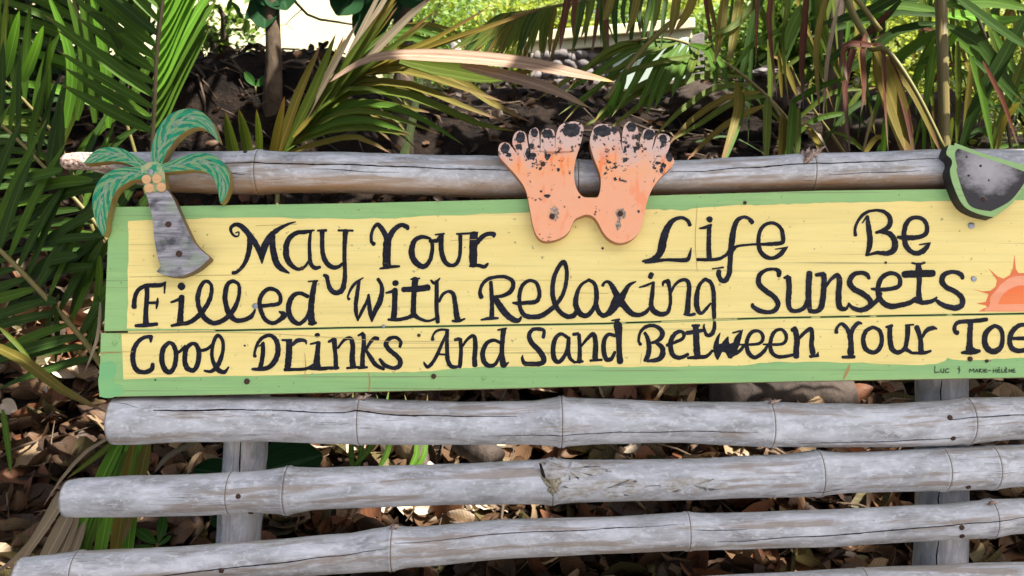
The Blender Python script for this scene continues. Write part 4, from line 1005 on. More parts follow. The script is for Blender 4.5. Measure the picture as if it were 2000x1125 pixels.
s3 = cane('slat', [(20, 1090, 1166), (60, 1086, 1164), (135, 1077, 1156), (300, 1070, 1144), (500, 1056, 1130), (667, 1043, 1119), (740, 1031, 1115), (763, 1027, 1113), (800, 1030, 1107), (1000, 1014, 1089), (1200, 1010, 1080), (1350, 1001, 1074), (1400, 1003, 1073), (1600, 997, 1068), (1850, 986, 1055), (1930, 979, 1051), (1955, 976, 1049), (2000, 975, 1042), (2150, 966, 1033)],
          [135, 763, 1350, 1953], 0, M_BAM, bench, cracks=[((150, .74), (755, .44), .0013), ((770, .34), (1340, .26), .0009), ((1355, .40), (1460, .42), .0009), ((1400, .72), (2050, .46), .0012)])
s4 = cane('slat', [(-60, 1222, 1296), (400, 1192, 1266), (900, 1158, 1232), (1150, 1142, 1218), (1500, 1121, 1198), (1750, 1108, 1186), (2000, 1099, 1176), (2150, 1095, 1172)],
          [300, 980, 1700], 0, M_BAMT, bench)
for k in range(6):                                # guessed seat, unseen below, added to keep bounced light off the litter
    y = 1.16-k*.088; V, F, U = [], [], []; tube(V, F, [Vector((x, y, .43-.02*(k > 3)+.006*math.sin(x*5+k))) for x in [-1.0+i*.11 for i in range(22)]], [.04+.003*math.sin(i*1.7+k) for i in range(22)], 16, U, wob=.05)
    mk('added_seat_slat', V, F, M_BAM, bench, uvs=U)
for x in (-.5, .84):
    V, F, U = [], [], []; tube(V, F, [Vector((x, .78, -.03)), Vector((x, .78, .2)), Vector((x, .78, .355))], [.042, .04, .04], 16, U, wob=.05); mk('added_front_leg', V, F, M_BAMP, bench, uvs=U)
    V, F, U = [], [], []; tube(V, F, [Vector((x, .70, .352)), Vector((x, 1.0, .352)), Vector((x, 1.4, .352))], [.034, .035, .034], 16, U, wob=.05); mk('added_seat_rail', V, F, M_BAMP, bench, uvs=U)
for s, x, y in ((s2, 466, 966), (s2, 484, 1000), (s3, 432, 1108), (s1, 1854, 816), (s1, 1862, 855), (s2, 1896, 949), (s3, 1880, 1026), (s3, 1884, 1043)): nail(s, x, y, .0046)
nail(rail, 474, 304, .004)
def surf(slat, px, py, lift=.0006):
    o, keys, off = slat; top, bot = lerp1(keys, px); c = PL(XS(px), (top+bot)/2, off); R_ = (bot-top)/2*depth(c)/FPX
    sn = max(-.97, min(.97, ((top+bot)/2-py)/((bot-top)/2))); a = math.pi-math.asin(sn); d = -BN*math.cos(a)+BU*math.sin(a)
    return c+d*(R_*(1.012+sum(.06*math.exp(-((px-nd)/7)**2) for nd in (440, 553, 1080, 1610, 1858, 1955, 763, 1513, 1953, 698)))+lift)
g = G('olive_bark_scar', .9, .1); n = g.noise(g.map((150, 150, 150)), 1.2, 4); M_SCAR = g.col(g.ramp(n, [(.35, (.17, .145, .09)), (.55, (.30, .27, .20)), (.72, (.42, .40, .37))])).m; g.bump(n, .7, .004)
def surf_patch(name, sl, pts, mat, lift, bulge):
    P_ = wob0(cat(pts, 9, True)); k_ = len(P_); V, F = [], []; cx, cy_ = sum(p[0] for p in P_)/k_, sum(p[1] for p in P_)/k_
    for ri, f_ in enumerate((1.0, .85, .7, .55, .4, .25, .1)):
        for x, y in P_: V.append(surf(sl, cx+(x-cx)*f_, cy_+(y-cy_)*f_, lift+bulge*(ri > 0)+.0003*noise.noise(Vector((x*.3, y*.3, ri)))))
    for ri in range(6):
        for i in range(k_): F.append((ri*k_+i, (ri+1)*k_+i, (ri+1)*k_+(i+1) % k_, ri*k_+(i+1) % k_))
    mk(name, V, F, mat, sl[0])
def wob0(P): return [(x+9*noise.noise(Vector((x*.13, y*.35, 2))), y+6*noise.noise(Vector((x*.16, y*.16, 7)))+3*noise.noise(Vector((x*.5, y*.5, 4)))) for x, y in P]
g = G('brown_weather_stain', .8, .15); n = g.noise(g.map((40, 90, 90)), 1.2, 6, .65); M_STAIN = g.col(g.ramp(n, [(.30, (.27, .235, .20)), (.44, (.37, .355, .34)), (.58, (.49, .51, .545))])).m
surf_patch('stain', s2, [(1045, 903), (1070, 899), (1105, 902), (1150, 908), (1200, 914), (1160, 926), (1112, 934), (1080, 938), (1056, 922)], M_STAIN, .0004, 0)
surf_patch('stain', s2, [(1095, 948), (1150, 940), (1230, 935), (1262, 946), (1225, 966), (1150, 974), (1100, 972)], M_STAIN, .0004, 0)
surf_patch('stain', s2, [(1290, 940), (1340, 930), (1400, 936), (1420, 948), (1360, 958), (1300, 956)], M_STAIN, .0004, 0)
surf_patch('bark_scar', s2, [(1056, 926), (1072, 932), (1094, 934), (1092, 948), (1082, 962), (1068, 950)], M_SCAR, .0002, .0008)
for sl_, x, y in ((s3, 763, 1026), (s1, 1513, 784), (s3, 1945, 978), (s1, 698, 776)):       # dead bud stubs at the nodes
    V, F = [], []; rr = random.Random(x)
    for k in range(5):
        p = surf(sl_, x+rr.uniform(-5, 5), y+6, -.002); tube(V, F, [p, p+Vector((rr.uniform(-.006, .01), -.004, .006)), p+Vector((rr.uniform(-.008, .02), -.004, rr.uniform(.006, .011)))], [.0035, .003, .0006], 5, wob=.4)
    mk('bud_stub', V, F, M_FIB, sl_[0])
V, F = [], []                                     # scar and peeled sheath at the middle node of the second slat
for pts, rr in (([(1055, 905), (1062, 930), (1080, 968)], (.002, .0035, .001)),): 
    tube(V, F, [PL(*q, .0375) for q in pts], rr, 6)
mk('scar', V, F, M_CRACK, s2[0])

# ------------------------------------------------------------------ the sign
FRONT = .036
sign = empty('painted_sign', PL(1100, 755, FRONT), 'long yellow sign board with a green border and black hand lettering nailed to the bench', 'sign')
def board(name, outline, front, th, mats, parent, n=1, bevel=.0015, closed_smooth=False, origin=None):
    """outline in photo pixels on the bench plane, extruded away from the viewer: front material, edge material"""
    if closed_smooth: outline = cat(outline, 4, True)
    P = [PL(x, y, front) for x, y in outline]
    if sum((P[i-1].x*P[i].dot(BU)-P[i].x*P[i-1].dot(BU)) for i in range(len(P))) < 0: P.reverse()
    k = len(P); V = P+[p-BN*th for p in P]
    tri = tessellate_polygon([[Vector((p.x, p.dot(BU), 0)) for p in P]])
    F = [];mi = []
    for t in tri:
        a, b, c = t
        if (P[b]-P[a]).cross(P[c]-P[a]).dot(BN) < 0: a, c = c, a
        F.append((a, b, c)); mi.append(0)
    for t in list(F): F.append((t[2]+k, t[1]+k, t[0]+k)); mi.append(1)
    for i in range(k): F.append((i, i+k, (i+1) % k+k, (i+1) % k)); mi.append(1)
    o = mk(name, V, F, mats, parent, mids=mi, smooth=False, origin=origin)
    if bevel: bev(o, bevel, 2, 50)
    return o
TOP = [(213, 404), (300, 403), (470, 400), (700, 396.5), (1000, 389), (1333, 380), (1600, 372), (1850, 369), (2000, 366), (2220, 362)]
MID = [(203, 648), (460, 645), (680, 640), (1180, 632), (1500, 621), (2000, 612.5), (2220, 609)]
BOT = [(194, 775), (420, 771), (667, 766), (1000, 758), (1333, 749), (1700, 742), (2000, 737), (2220, 733)]
pl1 = board('plank', TOP+[(x, y-1.2) for x, y in reversed(MID)], FRONT, .034, [M_GRN, M_WOODEDGE], sign)
pl2 = board('plank', [(197, 651)]+[(x, y+1.2) for x, y in MID[1:]]+list(reversed(BOT)), FRONT+.0002, .034, [M_GRN, M_WOODEDGE], sign)
def wob(pts, a, seed, n=6):
    r = random.Random(seed); out = []
    for x, y in cat(pts, n): out.append((x+noise.noise(Vector((x*.05, y*.05, seed)))*a, y+noise.noise(Vector((x*.06, y*.06, seed+4)))*a+r.uniform(-.3, .3)))
    return out
Y1T = [(251, 431), (380, 427), (518, 424), (620, 427), (731, 427), (822, 423), (1000, 416), (1180, 411), (1261, 409), (1330, 410), (1366, 407), (1430, 401), (1500, 400), (1580, 397), (1662, 395), (1824, 393), (2000, 391), (2160, 390)]
Y1L = [(247, 642), (249, 592), (250, 496), (251, 431)]
board('yellow_panel', wob(Y1L, 2, 1)[:-1]+wob(Y1T, 2.5, 2)+[(2150, 607)]+[(x, y-2.4) for x, y in reversed(MID) if 247 < x < 2150], FRONT+.0006, .0006, [M_YEL, M_YEL], pl1, bevel=0)
Y2B = [(240.5, 742), (358, 736), (518, 733), (680, 728), (808, 727), (900, 720), (950, 716), (1021, 716), (1163, 714), (1187, 717), (1300, 716), (1457, 713), (1485, 709), (1551, 707), (1686, 709), (1777, 713), (1838, 708), (1851, 699), (1865, 703), (1905, 703), (2000, 699), (2160, 696)]
board('yellow_panel', [(237, 651), (239, 690)]+wob(Y2B, 2.5, 6)+[(2160, 613)]+[(x, y+2.6) for x, y in reversed(MID) if 247 < x < 2150], FRONT+.0008, .0006, [M_YEL, M_YEL], pl2, bevel=0)
board('paint_patch', wob([(194.5, 712), (212, 705), (226, 716), (222, 745), (236, 752), (240, 770), (196, 773.5), (194.5, 712)], 2, 3), FRONT+.0006, .0004, [M_JADE, M_JADE], pl2, bevel=0)
# yellow filler bridging the joint here and there
for xa, xb in ((1212, 1222), (1292, 1392), (1395, 1440), (1585, 1602), (1660, 1672), (1700, 1712), (1850, 1860), (250, 420)):
    y_ = lambda x: lerp1(MID, x)[0]
    board('joint_filler', [(xa, y_(xa)-2.6), (xb, y_(xb)-2.6), (xb, y_(xb)+2.4), (xa, y_(xa)+2.4)], FRONT-.0015, .004, [M_YEL, M_YEL], pl2, bevel=0)

# painted lettering: every stroke a ribbon of brush paint
ZA, ZB, ZC, ZD = (230, 400, 3.124), (680, 420, 3.516), (1130, 400, 3.516), (1500, 380, 2.96)
LO = [0.0]
def strokes(name, zoom, strs, mat=M_INK, parent=None, wmul=1.0, jit=.085, base=FRONT+.0011, label=None):
    V, F = [], []; rr = random.Random(len(strs)*7+int(zoom[0]))
    for st in strs:
        pts = [(zoom[0]+x/zoom[2], zoom[1]+y/zoom[2], w_/zoom[2]*wmul) for x, y, w_ in st]
        c = cat(pts, 6 if len(pts) > 2 else 4); LO[0] = (LO[0]+.00002) % .0004
        k = len(c); L, R = [], []
        for i, (x, y, w_) in enumerate(c):
            x0, y0, _ = c[max(0, i-1)]; x1, y1, _ = c[min(k-1, i+1)]; dx, dy = x1-x0, y1-y0; d = math.hypot(dx, dy) or 1
            nx_, ny_ = -dy/d, dx/d; w2 = max(.5, w_*.5)
            a = w2*(1+jit*2*noise.noise(Vector((x*.25, y*.25, 1)))+rr.uniform(-jit, jit)*.5); b = w2*(1+jit*2*noise.noise(Vector((x*.25, y*.25, 9)))+rr.uniform(-jit, jit)*.5)
            L.append((x+nx_*a, y+ny_*a)); R.append((x-nx_*b, y-ny_*b))
        off = lambda i: base+LO[0]+.00012*i/k
        b0 = len(V)
        for i in range(k): V.append(PL(*L[i], off(i))); V.append(PL(*R[i], off(i)))
        for i in range(k-1): F.append((b0+2*i, b0+2*i+1, b0+2*i+3, b0+2*i+2))
        for i, s in ((0, -1), (k-1, 1)):               # rounded ends
            x, y, w_ = c[i]; j = 1 if i == 0 else k-2; dx, dy = (x-c[j][0]), (y-c[j][1]); d = math.hypot(dx, dy) or 1; dx, dy = dx/d, dy/d
            m = len(V); h_ = max(.5, w_*.5)
            for q in range(5):
                an = -math.pi/2+math.pi*q/4; V.append(PL(x+(dx*math.cos(an)*.7-dy*math.sin(an))*h_, y+(dy*math.cos(an)*.7+dx*math.sin(an))*h_, off(i)-.00001))
            F.append(tuple(m+q for q in range(5)))
    # make every face look outward
    for i, f in enumerate(F):
        a, b_, c_ = V[f[0]], V[f[1]], V[f[2]]
        if (b_-a).cross(c_-a).dot(BN) < 0: F[i] = tuple(reversed(f))
    o = mk(name, V, F, mat, parent or sign, smooth=False)
    if label: o['label'] = label
    return o
def word(t, zoom, strs): return strokes('painted_word', zoom, strs, label='hand painted word '+t)

word('May', ZA, [
 [(718,172,8),(738,166,10),(735,190,10),(712,190,14),(692,165,18),(692,137,22),(722,120,26),(760,135,34),(795,175,36),(830,220,36),(860,275,34),(876,330,22),(880,358,8)],
 [(880,352,12),(886,290,40),(905,235,44),(940,182,36),(985,146,26),(1040,118,16),(1085,104,6)],
 [(805,190,34),(806,240,34),(796,300,32),(778,350,26),(752,388,22),(724,411,22),(702,415,24)],
 [(945,190,36),(944,250,38),(955,310,40),(972,360,42),(1002,392,32),(1045,416,12)],
 [(1200,155,8),(1150,165,26),(1090,172,28),(1047,205,32),(1027,260,38),(1031,320,38),(1056,365,32),(1098,392,22),(1138,380,18),(1163,345,14)],
 [(1178,160,16),(1170,230,22),(1171,300,24),(1178,360,26),(1205,385,26),(1235,380,18)],
 [(1220,158,14),(1272,156,18)], [(1248,158,30),(1247,220,28),(1250,290,28),(1268,345,32),(1303,378,30),(1342,380,24),(1378,352,16)],
 [(1345,156,14),(1435,158,14)], [(1390,160,38),(1385,230,28),(1383,320,26),(1386,400,26),(1384,460,30),(1368,520,34),(1330,537,32),(1297,515,32),(1282,470,26),(1275,440,28),(1258,430,20)]])
word('Your on the first line', ZB, [
 [(178,200,30),(160,180,24),(160,130,22),(180,82,24),(205,65,30),(235,100,36),(260,150,40),(270,195,46)],
 [(270,195,40),(290,140,40),(325,92,36),(365,68,30),(400,80,34),(410,95,26)],
 [(268,190,58),(265,260,54),(265,330,56),(268,352,58)], [(218,368,12),(280,357,26),(352,352,16)],
 [(560,160,20),(510,150,28),(462,170,34),(438,225,42),(442,290,44),(478,338,40),(520,353,36),(558,318,30),(575,260,28),(578,205,26),(560,160,20)], [(560,178,24),(610,175,30),(625,150,20)],
 [(598,135,12),(660,128,14)], [(640,138,36),(638,200,36),(645,270,36),(668,325,34),(705,346,28),(745,332,28),(766,280,26),(771,200,26),(770,140,30)],
 [(745,130,14),(815,127,16),(890,120,12)],
 [(865,130,56),(860,220,56),(858,300,56),(860,345,50)], [(833,352,12),(890,345,24),(935,355,28),(960,333,16)],
 [(880,195,34),(920,150,34),(960,130,30),(998,132,34),(999,150,18)]])
word('Filled', ZA, [
 [(178,490,30),(178,560,30),(172,640,30),(170,728,38)], [(108,738,20),(170,735,26),(240,728,22)],
 [(100,625,34),(102,580,28),(118,530,26),(150,502,26),(200,492,30),(262,490,26),(292,472,12)], [(287,475,18),(285,540,10)],
 [(180,598,16),(220,598,18),(248,592,12)], [(244,570,10),(240,600,20),(236,635,8)],
 [(382,492,44),(395,504,44)], [(325,595,14),(365,580,20),(395,560,20)], [(390,560,36),(385,640,36),(380,720,40)],
 [(328,738,18),(380,728,24),(440,716,28),(500,670,32),(545,610,30),(570,545,26),(570,490,22),(540,466,22),(510,490,26),(490,550,30),(490,600,30),(505,650,32),(540,700,34),(590,722,30),(650,700,30),(700,650,32),(730,590,26),(742,530,24),(735,484,22),(700,466,24),(668,490,28),(655,550,32),(658,600,32),(680,665,36),(720,705,30),(770,702,28),(815,680,28),(838,640,12)],
 [(868,620,24),(930,612,24),(985,602,26),(992,560,24),(970,525,24),(925,512,26),(885,540,28),(865,590,28),(875,650,28),(900,700,28),(945,722,26),(985,705,26),(1015,672,38),(985,652,12)],
 [(1160,560,26),(1115,540,24),(1070,555,30),(1044,610,34),(1045,660,34),(1070,708,34),(1110,725,26),(1150,690,24),(1172,640,24)],
 [(1162,468,10),(1220,464,12)], [(1203,468,28),(1190,540,36),(1180,620,38),(1180,690,44),(1188,724,40)], [(1165,726,16),(1210,720,18)]])
word('With', ZB, [
 [(6,578,24),(-2,560,14),(18,510,20),(50,468,22),(104,430,8)], [(75,455,22),(62,540,30),(52,620,30),(56,680,26),(66,728,8)],
 [(66,725,12),(90,670,24),(125,600,22),(142,545,14)], [(140,550,20),(145,620,30),(153,680,30),(162,732,10)], [(162,728,16),(185,660,34),(215,600,40),(232,530,34),(228,480,26),(205,440,26)],
 [(324,462,44),(326,472,46)], [(260,535,14),(300,525,22),(330,510,22)], [(322,512,38),(320,590,40),(315,680,42),(312,710,40)], [(275,718,18),(350,718,26),(420,700,24),(460,680,24)],
 [(430,441,12),(492,435,12)], [(460,440,48),(455,500,40),(450,580,36),(448,660,40),(450,690,44)], [(375,512,34),(460,508,44),(552,498,44)], [(400,712,20),(450,690,34),(490,712,26),(550,728,18),(605,708,18)],
 [(568,448,14),(595,468,24),(630,434,10)], [(608,455,28),(608,540,30),(608,640,30),(615,735,32)], [(625,595,18),(650,545,22),(690,525,22),(722,545,32),(735,610,34),(745,690,40),(755,722,38)], [(715,727,16),(760,728,22),(802,712,12)]])
word('Relaxing', ZB, [
 [(915,565,34),(905,530,26),(920,480,24),(960,440,26),(1020,425,24),(1080,425,26),(1125,450,30),(1132,490,32),(1110,530,32),(1060,555,26),(1010,560,20)],
 [(980,460,26),(985,540,30),(988,620,30),(985,708,36)], [(912,720,12),(970,710,24),(1030,708,16)], [(1005,565,38),(1040,620,46),(1085,680,46),(1130,715,40),(1168,725,32),(1190,698,12)],
 [(1130,602,14),(1160,606,26),(1230,602,28),(1288,595,30),(1312,560,30),(1310,510,28),(1290,465,26),(1245,450,24),(1200,480,28),(1178,540,28),(1176,600,28),(1185,650,30),(1215,690,34),(1270,700,34),(1330,690,36),(1390,650,34),(1440,600,30),(1480,530,28),(1500,440,28),(1500,370,28),(1480,324,34),(1450,350,30),(1420,410,30),(1405,480,32),(1405,550,34),(1420,610,34),(1450,660,34),(1500,695,34),(1545,692,36),(1572,660,34)],
 [(1650,445,24),(1690,470,28),(1705,530,34),(1702,600,34),(1680,650,32),(1640,690,34),(1600,682,38),(1570,640,42),(1562,590,38),(1578,520,28),(1605,475,22),(1650,447,20)],
 [(1702,610,32),(1722,668,34),(1757,690,34),(1797,660,36),(1835,590,52),(1850,575,56)],
 [(1747,485,22),(1766,460,20),(1796,465,26),(1821,505,40),(1846,550,48),(1866,585,58)],
 [(1976,457,10),(1931,480,28),(1901,525,38),(1871,575,58),(1841,615,52),(1806,665,38),(1761,692,28)],
 [(1871,595,56),(1906,635,46),(1946,675,40),(1991,687,32),(2041,670,30),(2075,630,20)],
 [(2084,405,36),(2074,428,36)], [(1999,497,10),(2041,485,18),(2096,463,14)],
 [(2096,462,22),(2089,535,30),(2081,615,34),(2096,655,40),(2141,680,36),(2191,670,30),(2211,619,24),(2213,555,24),(2206,495,26),(2196,455,34)], [(2161,485,14),(2166,462,22),(2200,452,30)],
 [(2216,535,18),(2241,485,20),(2281,450,24),(2326,450,28),(2343,495,34),(2336,575,34),(2331,655,40),(2326,680,38)], [(2306,682,14),(2346,686,22),(2381,680,22)],
 [(2451,440,26),(2491,465,28),(2509,525,30),(2511,615,32),(2513,705,28)], [(2451,440,24),(2413,480,26),(2396,545,34),(2393,615,38),(2408,665,32),(2431,672,24),(2466,635,22),(2491,605,12)],
 [(2516,735,22),(2513,785,30),(2491,822,30),(2461,822,26),(2443,775,20),(2446,752,12)]])
word('Life', ZC, [
 [(765,140,28),(750,110,26),(715,90,24),(670,96,28),(630,127,38),(600,180,50),(580,250,56),(568,310,52),(545,350,44),(500,378,32),(440,388,16)],
 [(455,400,10),(520,388,26),(600,378,22),(700,380,28),(748,376,30),(764,340,22),(774,295,6)],
 [(897,104,46),(905,94,40)], [(832,162,12),(870,155,22),(912,138,18)], [(898,145,34),(895,230,32),(895,310,34),(898,360,38)], [(815,376,22),(880,377,24),(960,372,24),(1010,347,22),(1032,318,22)],
 [(1193,122,34),(1165,92,26),(1125,86,24),(1087,112,34),(1066,170,38),(1055,240,44),(1045,320,40),(1040,400,36),(1035,470,36),(1010,518,36),(982,518,34),(962,482,34),(965,455,34)], [(918,440,10),(995,430,14)], [(1050,312,40),(1090,285,20),(1160,275,16),(1240,270,18)],
 [(1240,272,20),(1340,268,28),(1400,258,30),(1402,210,32),(1390,162,28),(1345,127,24),(1290,132,26),(1250,172,28),(1236,240,28),(1245,310,32),(1280,353,34),(1330,367,26),(1380,345,34),(1410,312,30),(1437,288,8)], [(1350,305,8),(1420,295,14)]])
word('Be', ZD, [
 [(506,235,24),(503,200,18),(522,150,18),(560,108,20),(610,92,16),(665,97,22),(703,130,28),(703,175,30),(670,205,26),(625,220,18)],
 [(545,165,8),(572,125,14)], [(575,125,18),(580,180,30),(590,250,34),(585,310,30),(568,352,14)], [(640,215,18),(700,225,30),(733,270,36),(728,318,38),(690,340,30),(630,337,22),(570,352,10)],
 [(750,246,18),(800,250,32),(870,246,26),(913,225,28),(918,177,26),(890,140,24),(840,134,24),(802,165,28),(786,230,30),(800,300,32),(845,338,28),(890,330,32),(920,302,26),(939,277,6)], [(875,290,8),(930,282,12)]])
word('Sunsets', ZC, [
 [(1375,490,28),(1375,457,36),(1340,442,22),(1280,452,26),(1240,490,34),(1240,545,38),(1285,590,38),(1340,630,38),(1370,680,36),(1350,723,34),(1300,738,30),(1240,726,36),(1200,700,30),(1195,682,22)],
 ]+[[(((x/2.96+1500)-1130)*3.516, ((y/2.96+380)-400)*3.516, w_*3.516/2.96) for x, y, w_ in s] for s in [
 [(93,482,14),(115,476,28)], [(120,480,32),(122,550,34),(118,620,32),(127,660,28),(160,674,24),(208,655,26),(235,600,28)],
 [(240,452,36),(235,530,36),(235,600,34),(240,662,30)], [(240,672,28),(280,675,26),(308,650,34),(320,580,34),(325,500,32),(322,462,32)], [(278,465,22),(322,458,26)],
 [(330,540,16),(365,490,20),(400,467,28),(414,500,34),(408,580,34),(415,650,36),(450,660,22),(470,628,8)],
 [(585,485,20),(570,462,28),(535,452,24),(492,466,30),(472,505,34),(495,545,34),(550,575,34),(590,610,32),(588,645,32),(540,668,30),(490,655,24),(466,628,12)],
 [(590,650,26),(630,612,26),(652,570,22)],
 [(598,545,14),(650,550,24),(710,545,24),(756,530,26),(764,490,26),(740,460,24),(695,457,26),(652,490,30),(636,550,30),(652,610,34),(700,645,34),(760,640,30),(820,625,30),(855,600,24)],
 [(832,395,12),(870,402,14),(908,394,12)], [(868,402,28),(872,440,40),(875,500,30),(872,560,30),(875,610,38)], [(785,462,40),(860,458,44),(957,455,40)], [(855,615,26),(900,625,28),(950,615,24),(976,594,12)],
 [(1125,485,22),(1115,462,30),(1070,447,24),(1020,462,30),(1006,500,34),(1030,535,32),(1080,560,30),(1120,595,32),(1120,640,34),(1075,655,34),(1010,638,30),(968,608,18)]]])
word('Cool', ZA, [
 [(207,805,24),(160,810,24),(117,845,28),(94,900,32),(94,960,32),(115,1008,32),(160,1022,28),(205,1005,30),(213,970,22)], [(203,806,30),(201,838,12)],
 [(312,840,24),(277,880,32),(269,950,34),(290,1008,34),(325,1018,30),(350,970,30),(355,900,30),(337,852,28),(312,840,22)], [(350,910,18),(385,890,20),(412,860,16)],
 [(452,846,24),(417,880,30),(409,950,32),(425,998,34),(465,1008,30),(490,960,32),(494,890,32),(475,852,26),(452,846,20)], [(503,890,20),(545,880,22),(577,850,14)],
 [(528,1012,14),(570,1016,22),(610,980,30),(640,900,24),(640,832,22),(612,797,24),(587,830,24),(575,890,22),(580,950,24),(610,1005,32),(650,1020,26),(677,990,10)]])
word('Drinks', ZA, [
 [(837,925,24),(835,900,16),(852,850,20),(882,812,24),(930,797,24),(968,830,32),(978,890,34),(960,950,34),(918,993,30),(860,1003,24),(820,1003,16)], [(860,865,8),(890,840,14)], [(886,845,24),(885,910,28),(873,980,28),(862,1000,26)],
 [(1003,826,14),(1060,826,18)], [(1045,830,38),(1045,900,40),(1040,960,40),(1036,992,38)], [(1018,1006,22),(1080,1005,20),(1150,1000,20),(1200,972,16)], [(1063,855,22),(1100,827,26),(1143,830,20),(1150,850,8)],
 [(1217,793,34),(1218,798,34)], [(1175,850,12),(1225,838,18)], [(1225,840,28),(1218,900,32),(1215,970,44),(1220,988,44)], [(1160,998,18),(1240,1000,26),(1310,993,18)],
 [(1320,822,34),(1325,880,28),(1330,940,28),(1330,998,30)], [(1286,836,16),(1322,818,24)], [(1298,1000,16),(1347,995,18)], [(1343,875,14),(1380,827,20),(1418,815,26),(1434,860,32),(1430,930,34),(1435,988,40)], [(1398,997,16),(1472,990,16)],
 ]+[[(((x/3.516+680)-230)*3.124, ((y/3.516+420)-400)*3.124, w_*3.124/3.516) for x, y, w_ in s] for s in [
 [(68,828,14),(102,812,24)], [(105,820,28),(108,880,30),(100,960,32),(98,1038,36)], [(70,1052,16),(130,1045,18)], [(205,852,28),(182,846,28),(150,877,24),(118,932,20)], [(123,930,22),(155,980,32),(190,1030,30),(245,1058,22)],
 [(355,905,22),(360,870,26),(330,842,24),(287,847,28),(260,882,34),(277,920,34),(325,960,34),(358,1000,34),(348,1038,34),(305,1050,28),(250,1030,30),(217,990,22)]]])
word('And', ZB, [
 [(580,855,28),(582,830,16),(602,800,18),(640,787,18),(690,790,14)], [(680,795,28),(678,860,28),(680,940,30),(685,1000,32),(710,1040,30),(748,1043,22)], [(677,810,12),(650,870,22),(615,950,26),(582,1010,26),(547,1043,26),(526,1022,18),(520,1008,8)], [(620,955,14),(682,960,16)],
 [(733,857,22),(762,850,24)], [(770,852,28),(775,930,28),(770,1010,30),(765,1043,30)], [(783,905,16),(820,852,22),(863,832,28),(874,900,34),(868,980,34),(870,1033,38)],
 [(1050,880,22),(1000,860,24),(952,880,30),(924,940,34),(931,1000,36),(962,1033,32),(1005,1028,26),(1035,980,22),(1052,930,18)], [(1028,790,14),(1087,778,14)], [(1068,787,38),(1060,860,34),(1055,940,34),(1062,1010,44),(1070,1033,36),(1102,1012,10)]])
word('Sand', ZB, [
 [(1340,842,24),(1345,797,24),(1320,784,26),(1267,787,26),(1242,830,34),(1262,880,36),(1310,930,40),(1343,985,38),(1328,1018,36),(1270,1023,34),(1212,1018,30),(1196,985,22),(1200,962,8)],
 [(1508,842,24),(1462,817,26),(1422,850,30),(1407,920,34),(1416,988,34),(1450,1008,30),(1490,960,28),(1510,900,28),(1514,842,28)], [(1515,850,28),(1512,920,28),(1522,980,28),(1557,1013,18)],
 [(1545,820,22),(1580,815,24)], [(1585,822,28),(1590,900,28),(1590,970,32),(1586,1008,36)], [(1550,1012,18),(1612,1005,18)], [(1602,900,16),(1642,850,24),(1684,818,32),(1700,880,36),(1697,950,38),(1697,985,40)], [(1662,1000,18),(1742,994,18)]
 ]+[[(((x/3.516+1130)-680)*3.516, ((y/3.516+400)-420)*3.516, w_) for x, y, w_ in s] for s in [
 [(250,900,24),(207,890,26),(177,930,30),(173,1000,34),(190,1058,34),(225,1058,28),(250,1010,22)], [(228,795,12),(282,787,14)], [(263,800,34),(270,830,60),(275,880,50),(278,950,40),(280,1020,40),(285,1080,44)]]])
word('Between', ZC, [
 [(426,960,24),(413,930,20),(427,870,22),(472,834,26),(530,834,26),(573,870,34),(568,910,34),(530,940,26),(488,950,14)], [(455,880,24),(475,920,30),(485,980,36),(475,1040,36),(453,1072,20)], [(530,945,22),(573,980,36),(576,1030,40),(545,1063,34),(470,1073,20)],
 [(606,965,22),(660,945,24),(713,920,24),(724,890,26),(705,870,24),(667,882,30),(636,930,34),(633,990,36),(655,1038,34),(700,1050,28),(752,1026,24)],
 [(780,830,18),(830,828,18)], [(743,880,30),(810,870,30),(857,862,22)], [(805,832,42),(808,900,44),(810,970,46),(815,1028,46)], [(750,1052,18),(820,1046,30),(880,1040,26),(920,1000,18)],
 [(972,880,8),(955,920,24),(945,970,40),(950,1020,40),(955,1060,16)], [(955,1052,18),(975,1000,34),(1005,950,34),(1027,908,12)], [(1020,920,22),(1020,980,40),(1040,1042,36)], [(1042,1045,32),(1075,980,44),(1095,920,44),(1127,858,8)], [(1058,880,12),(1112,866,14)], [(975,975,50),(1020,985,60),(1070,965,40)],
 [(1060,1030,28),(1110,1000,26),(1142,958,16)],
 [(1098,960,12),(1170,960,18),(1230,955,22),(1262,935,24),(1264,895,26),(1235,867,22),(1192,874,26),(1161,920,28),(1156,980,30),(1175,1028,32),(1215,1048,28),(1270,1010,28),(1302,958,16)],
 [(1268,958,12),(1340,960,20),(1400,955,22),(1424,930,24),(1424,890,26),(1395,857,22),(1352,867,26),(1326,910,28),(1316,970,28),(1331,1018,30),(1370,1043,28),(1430,1040,24),(1482,1028,22)],
 [(1465,862,26),(1490,850,36)], [(1490,862,40),(1500,930,40),(1495,1000,40),(1495,1043,44)], [(1508,925,22),(1550,880,26),(1593,852,30),(1604,890,34),(1600,960,34),(1610,1018,40)], [(1590,1042,22),(1645,1035,24)], [(1640,1030,22),(1646,1012,8)]])
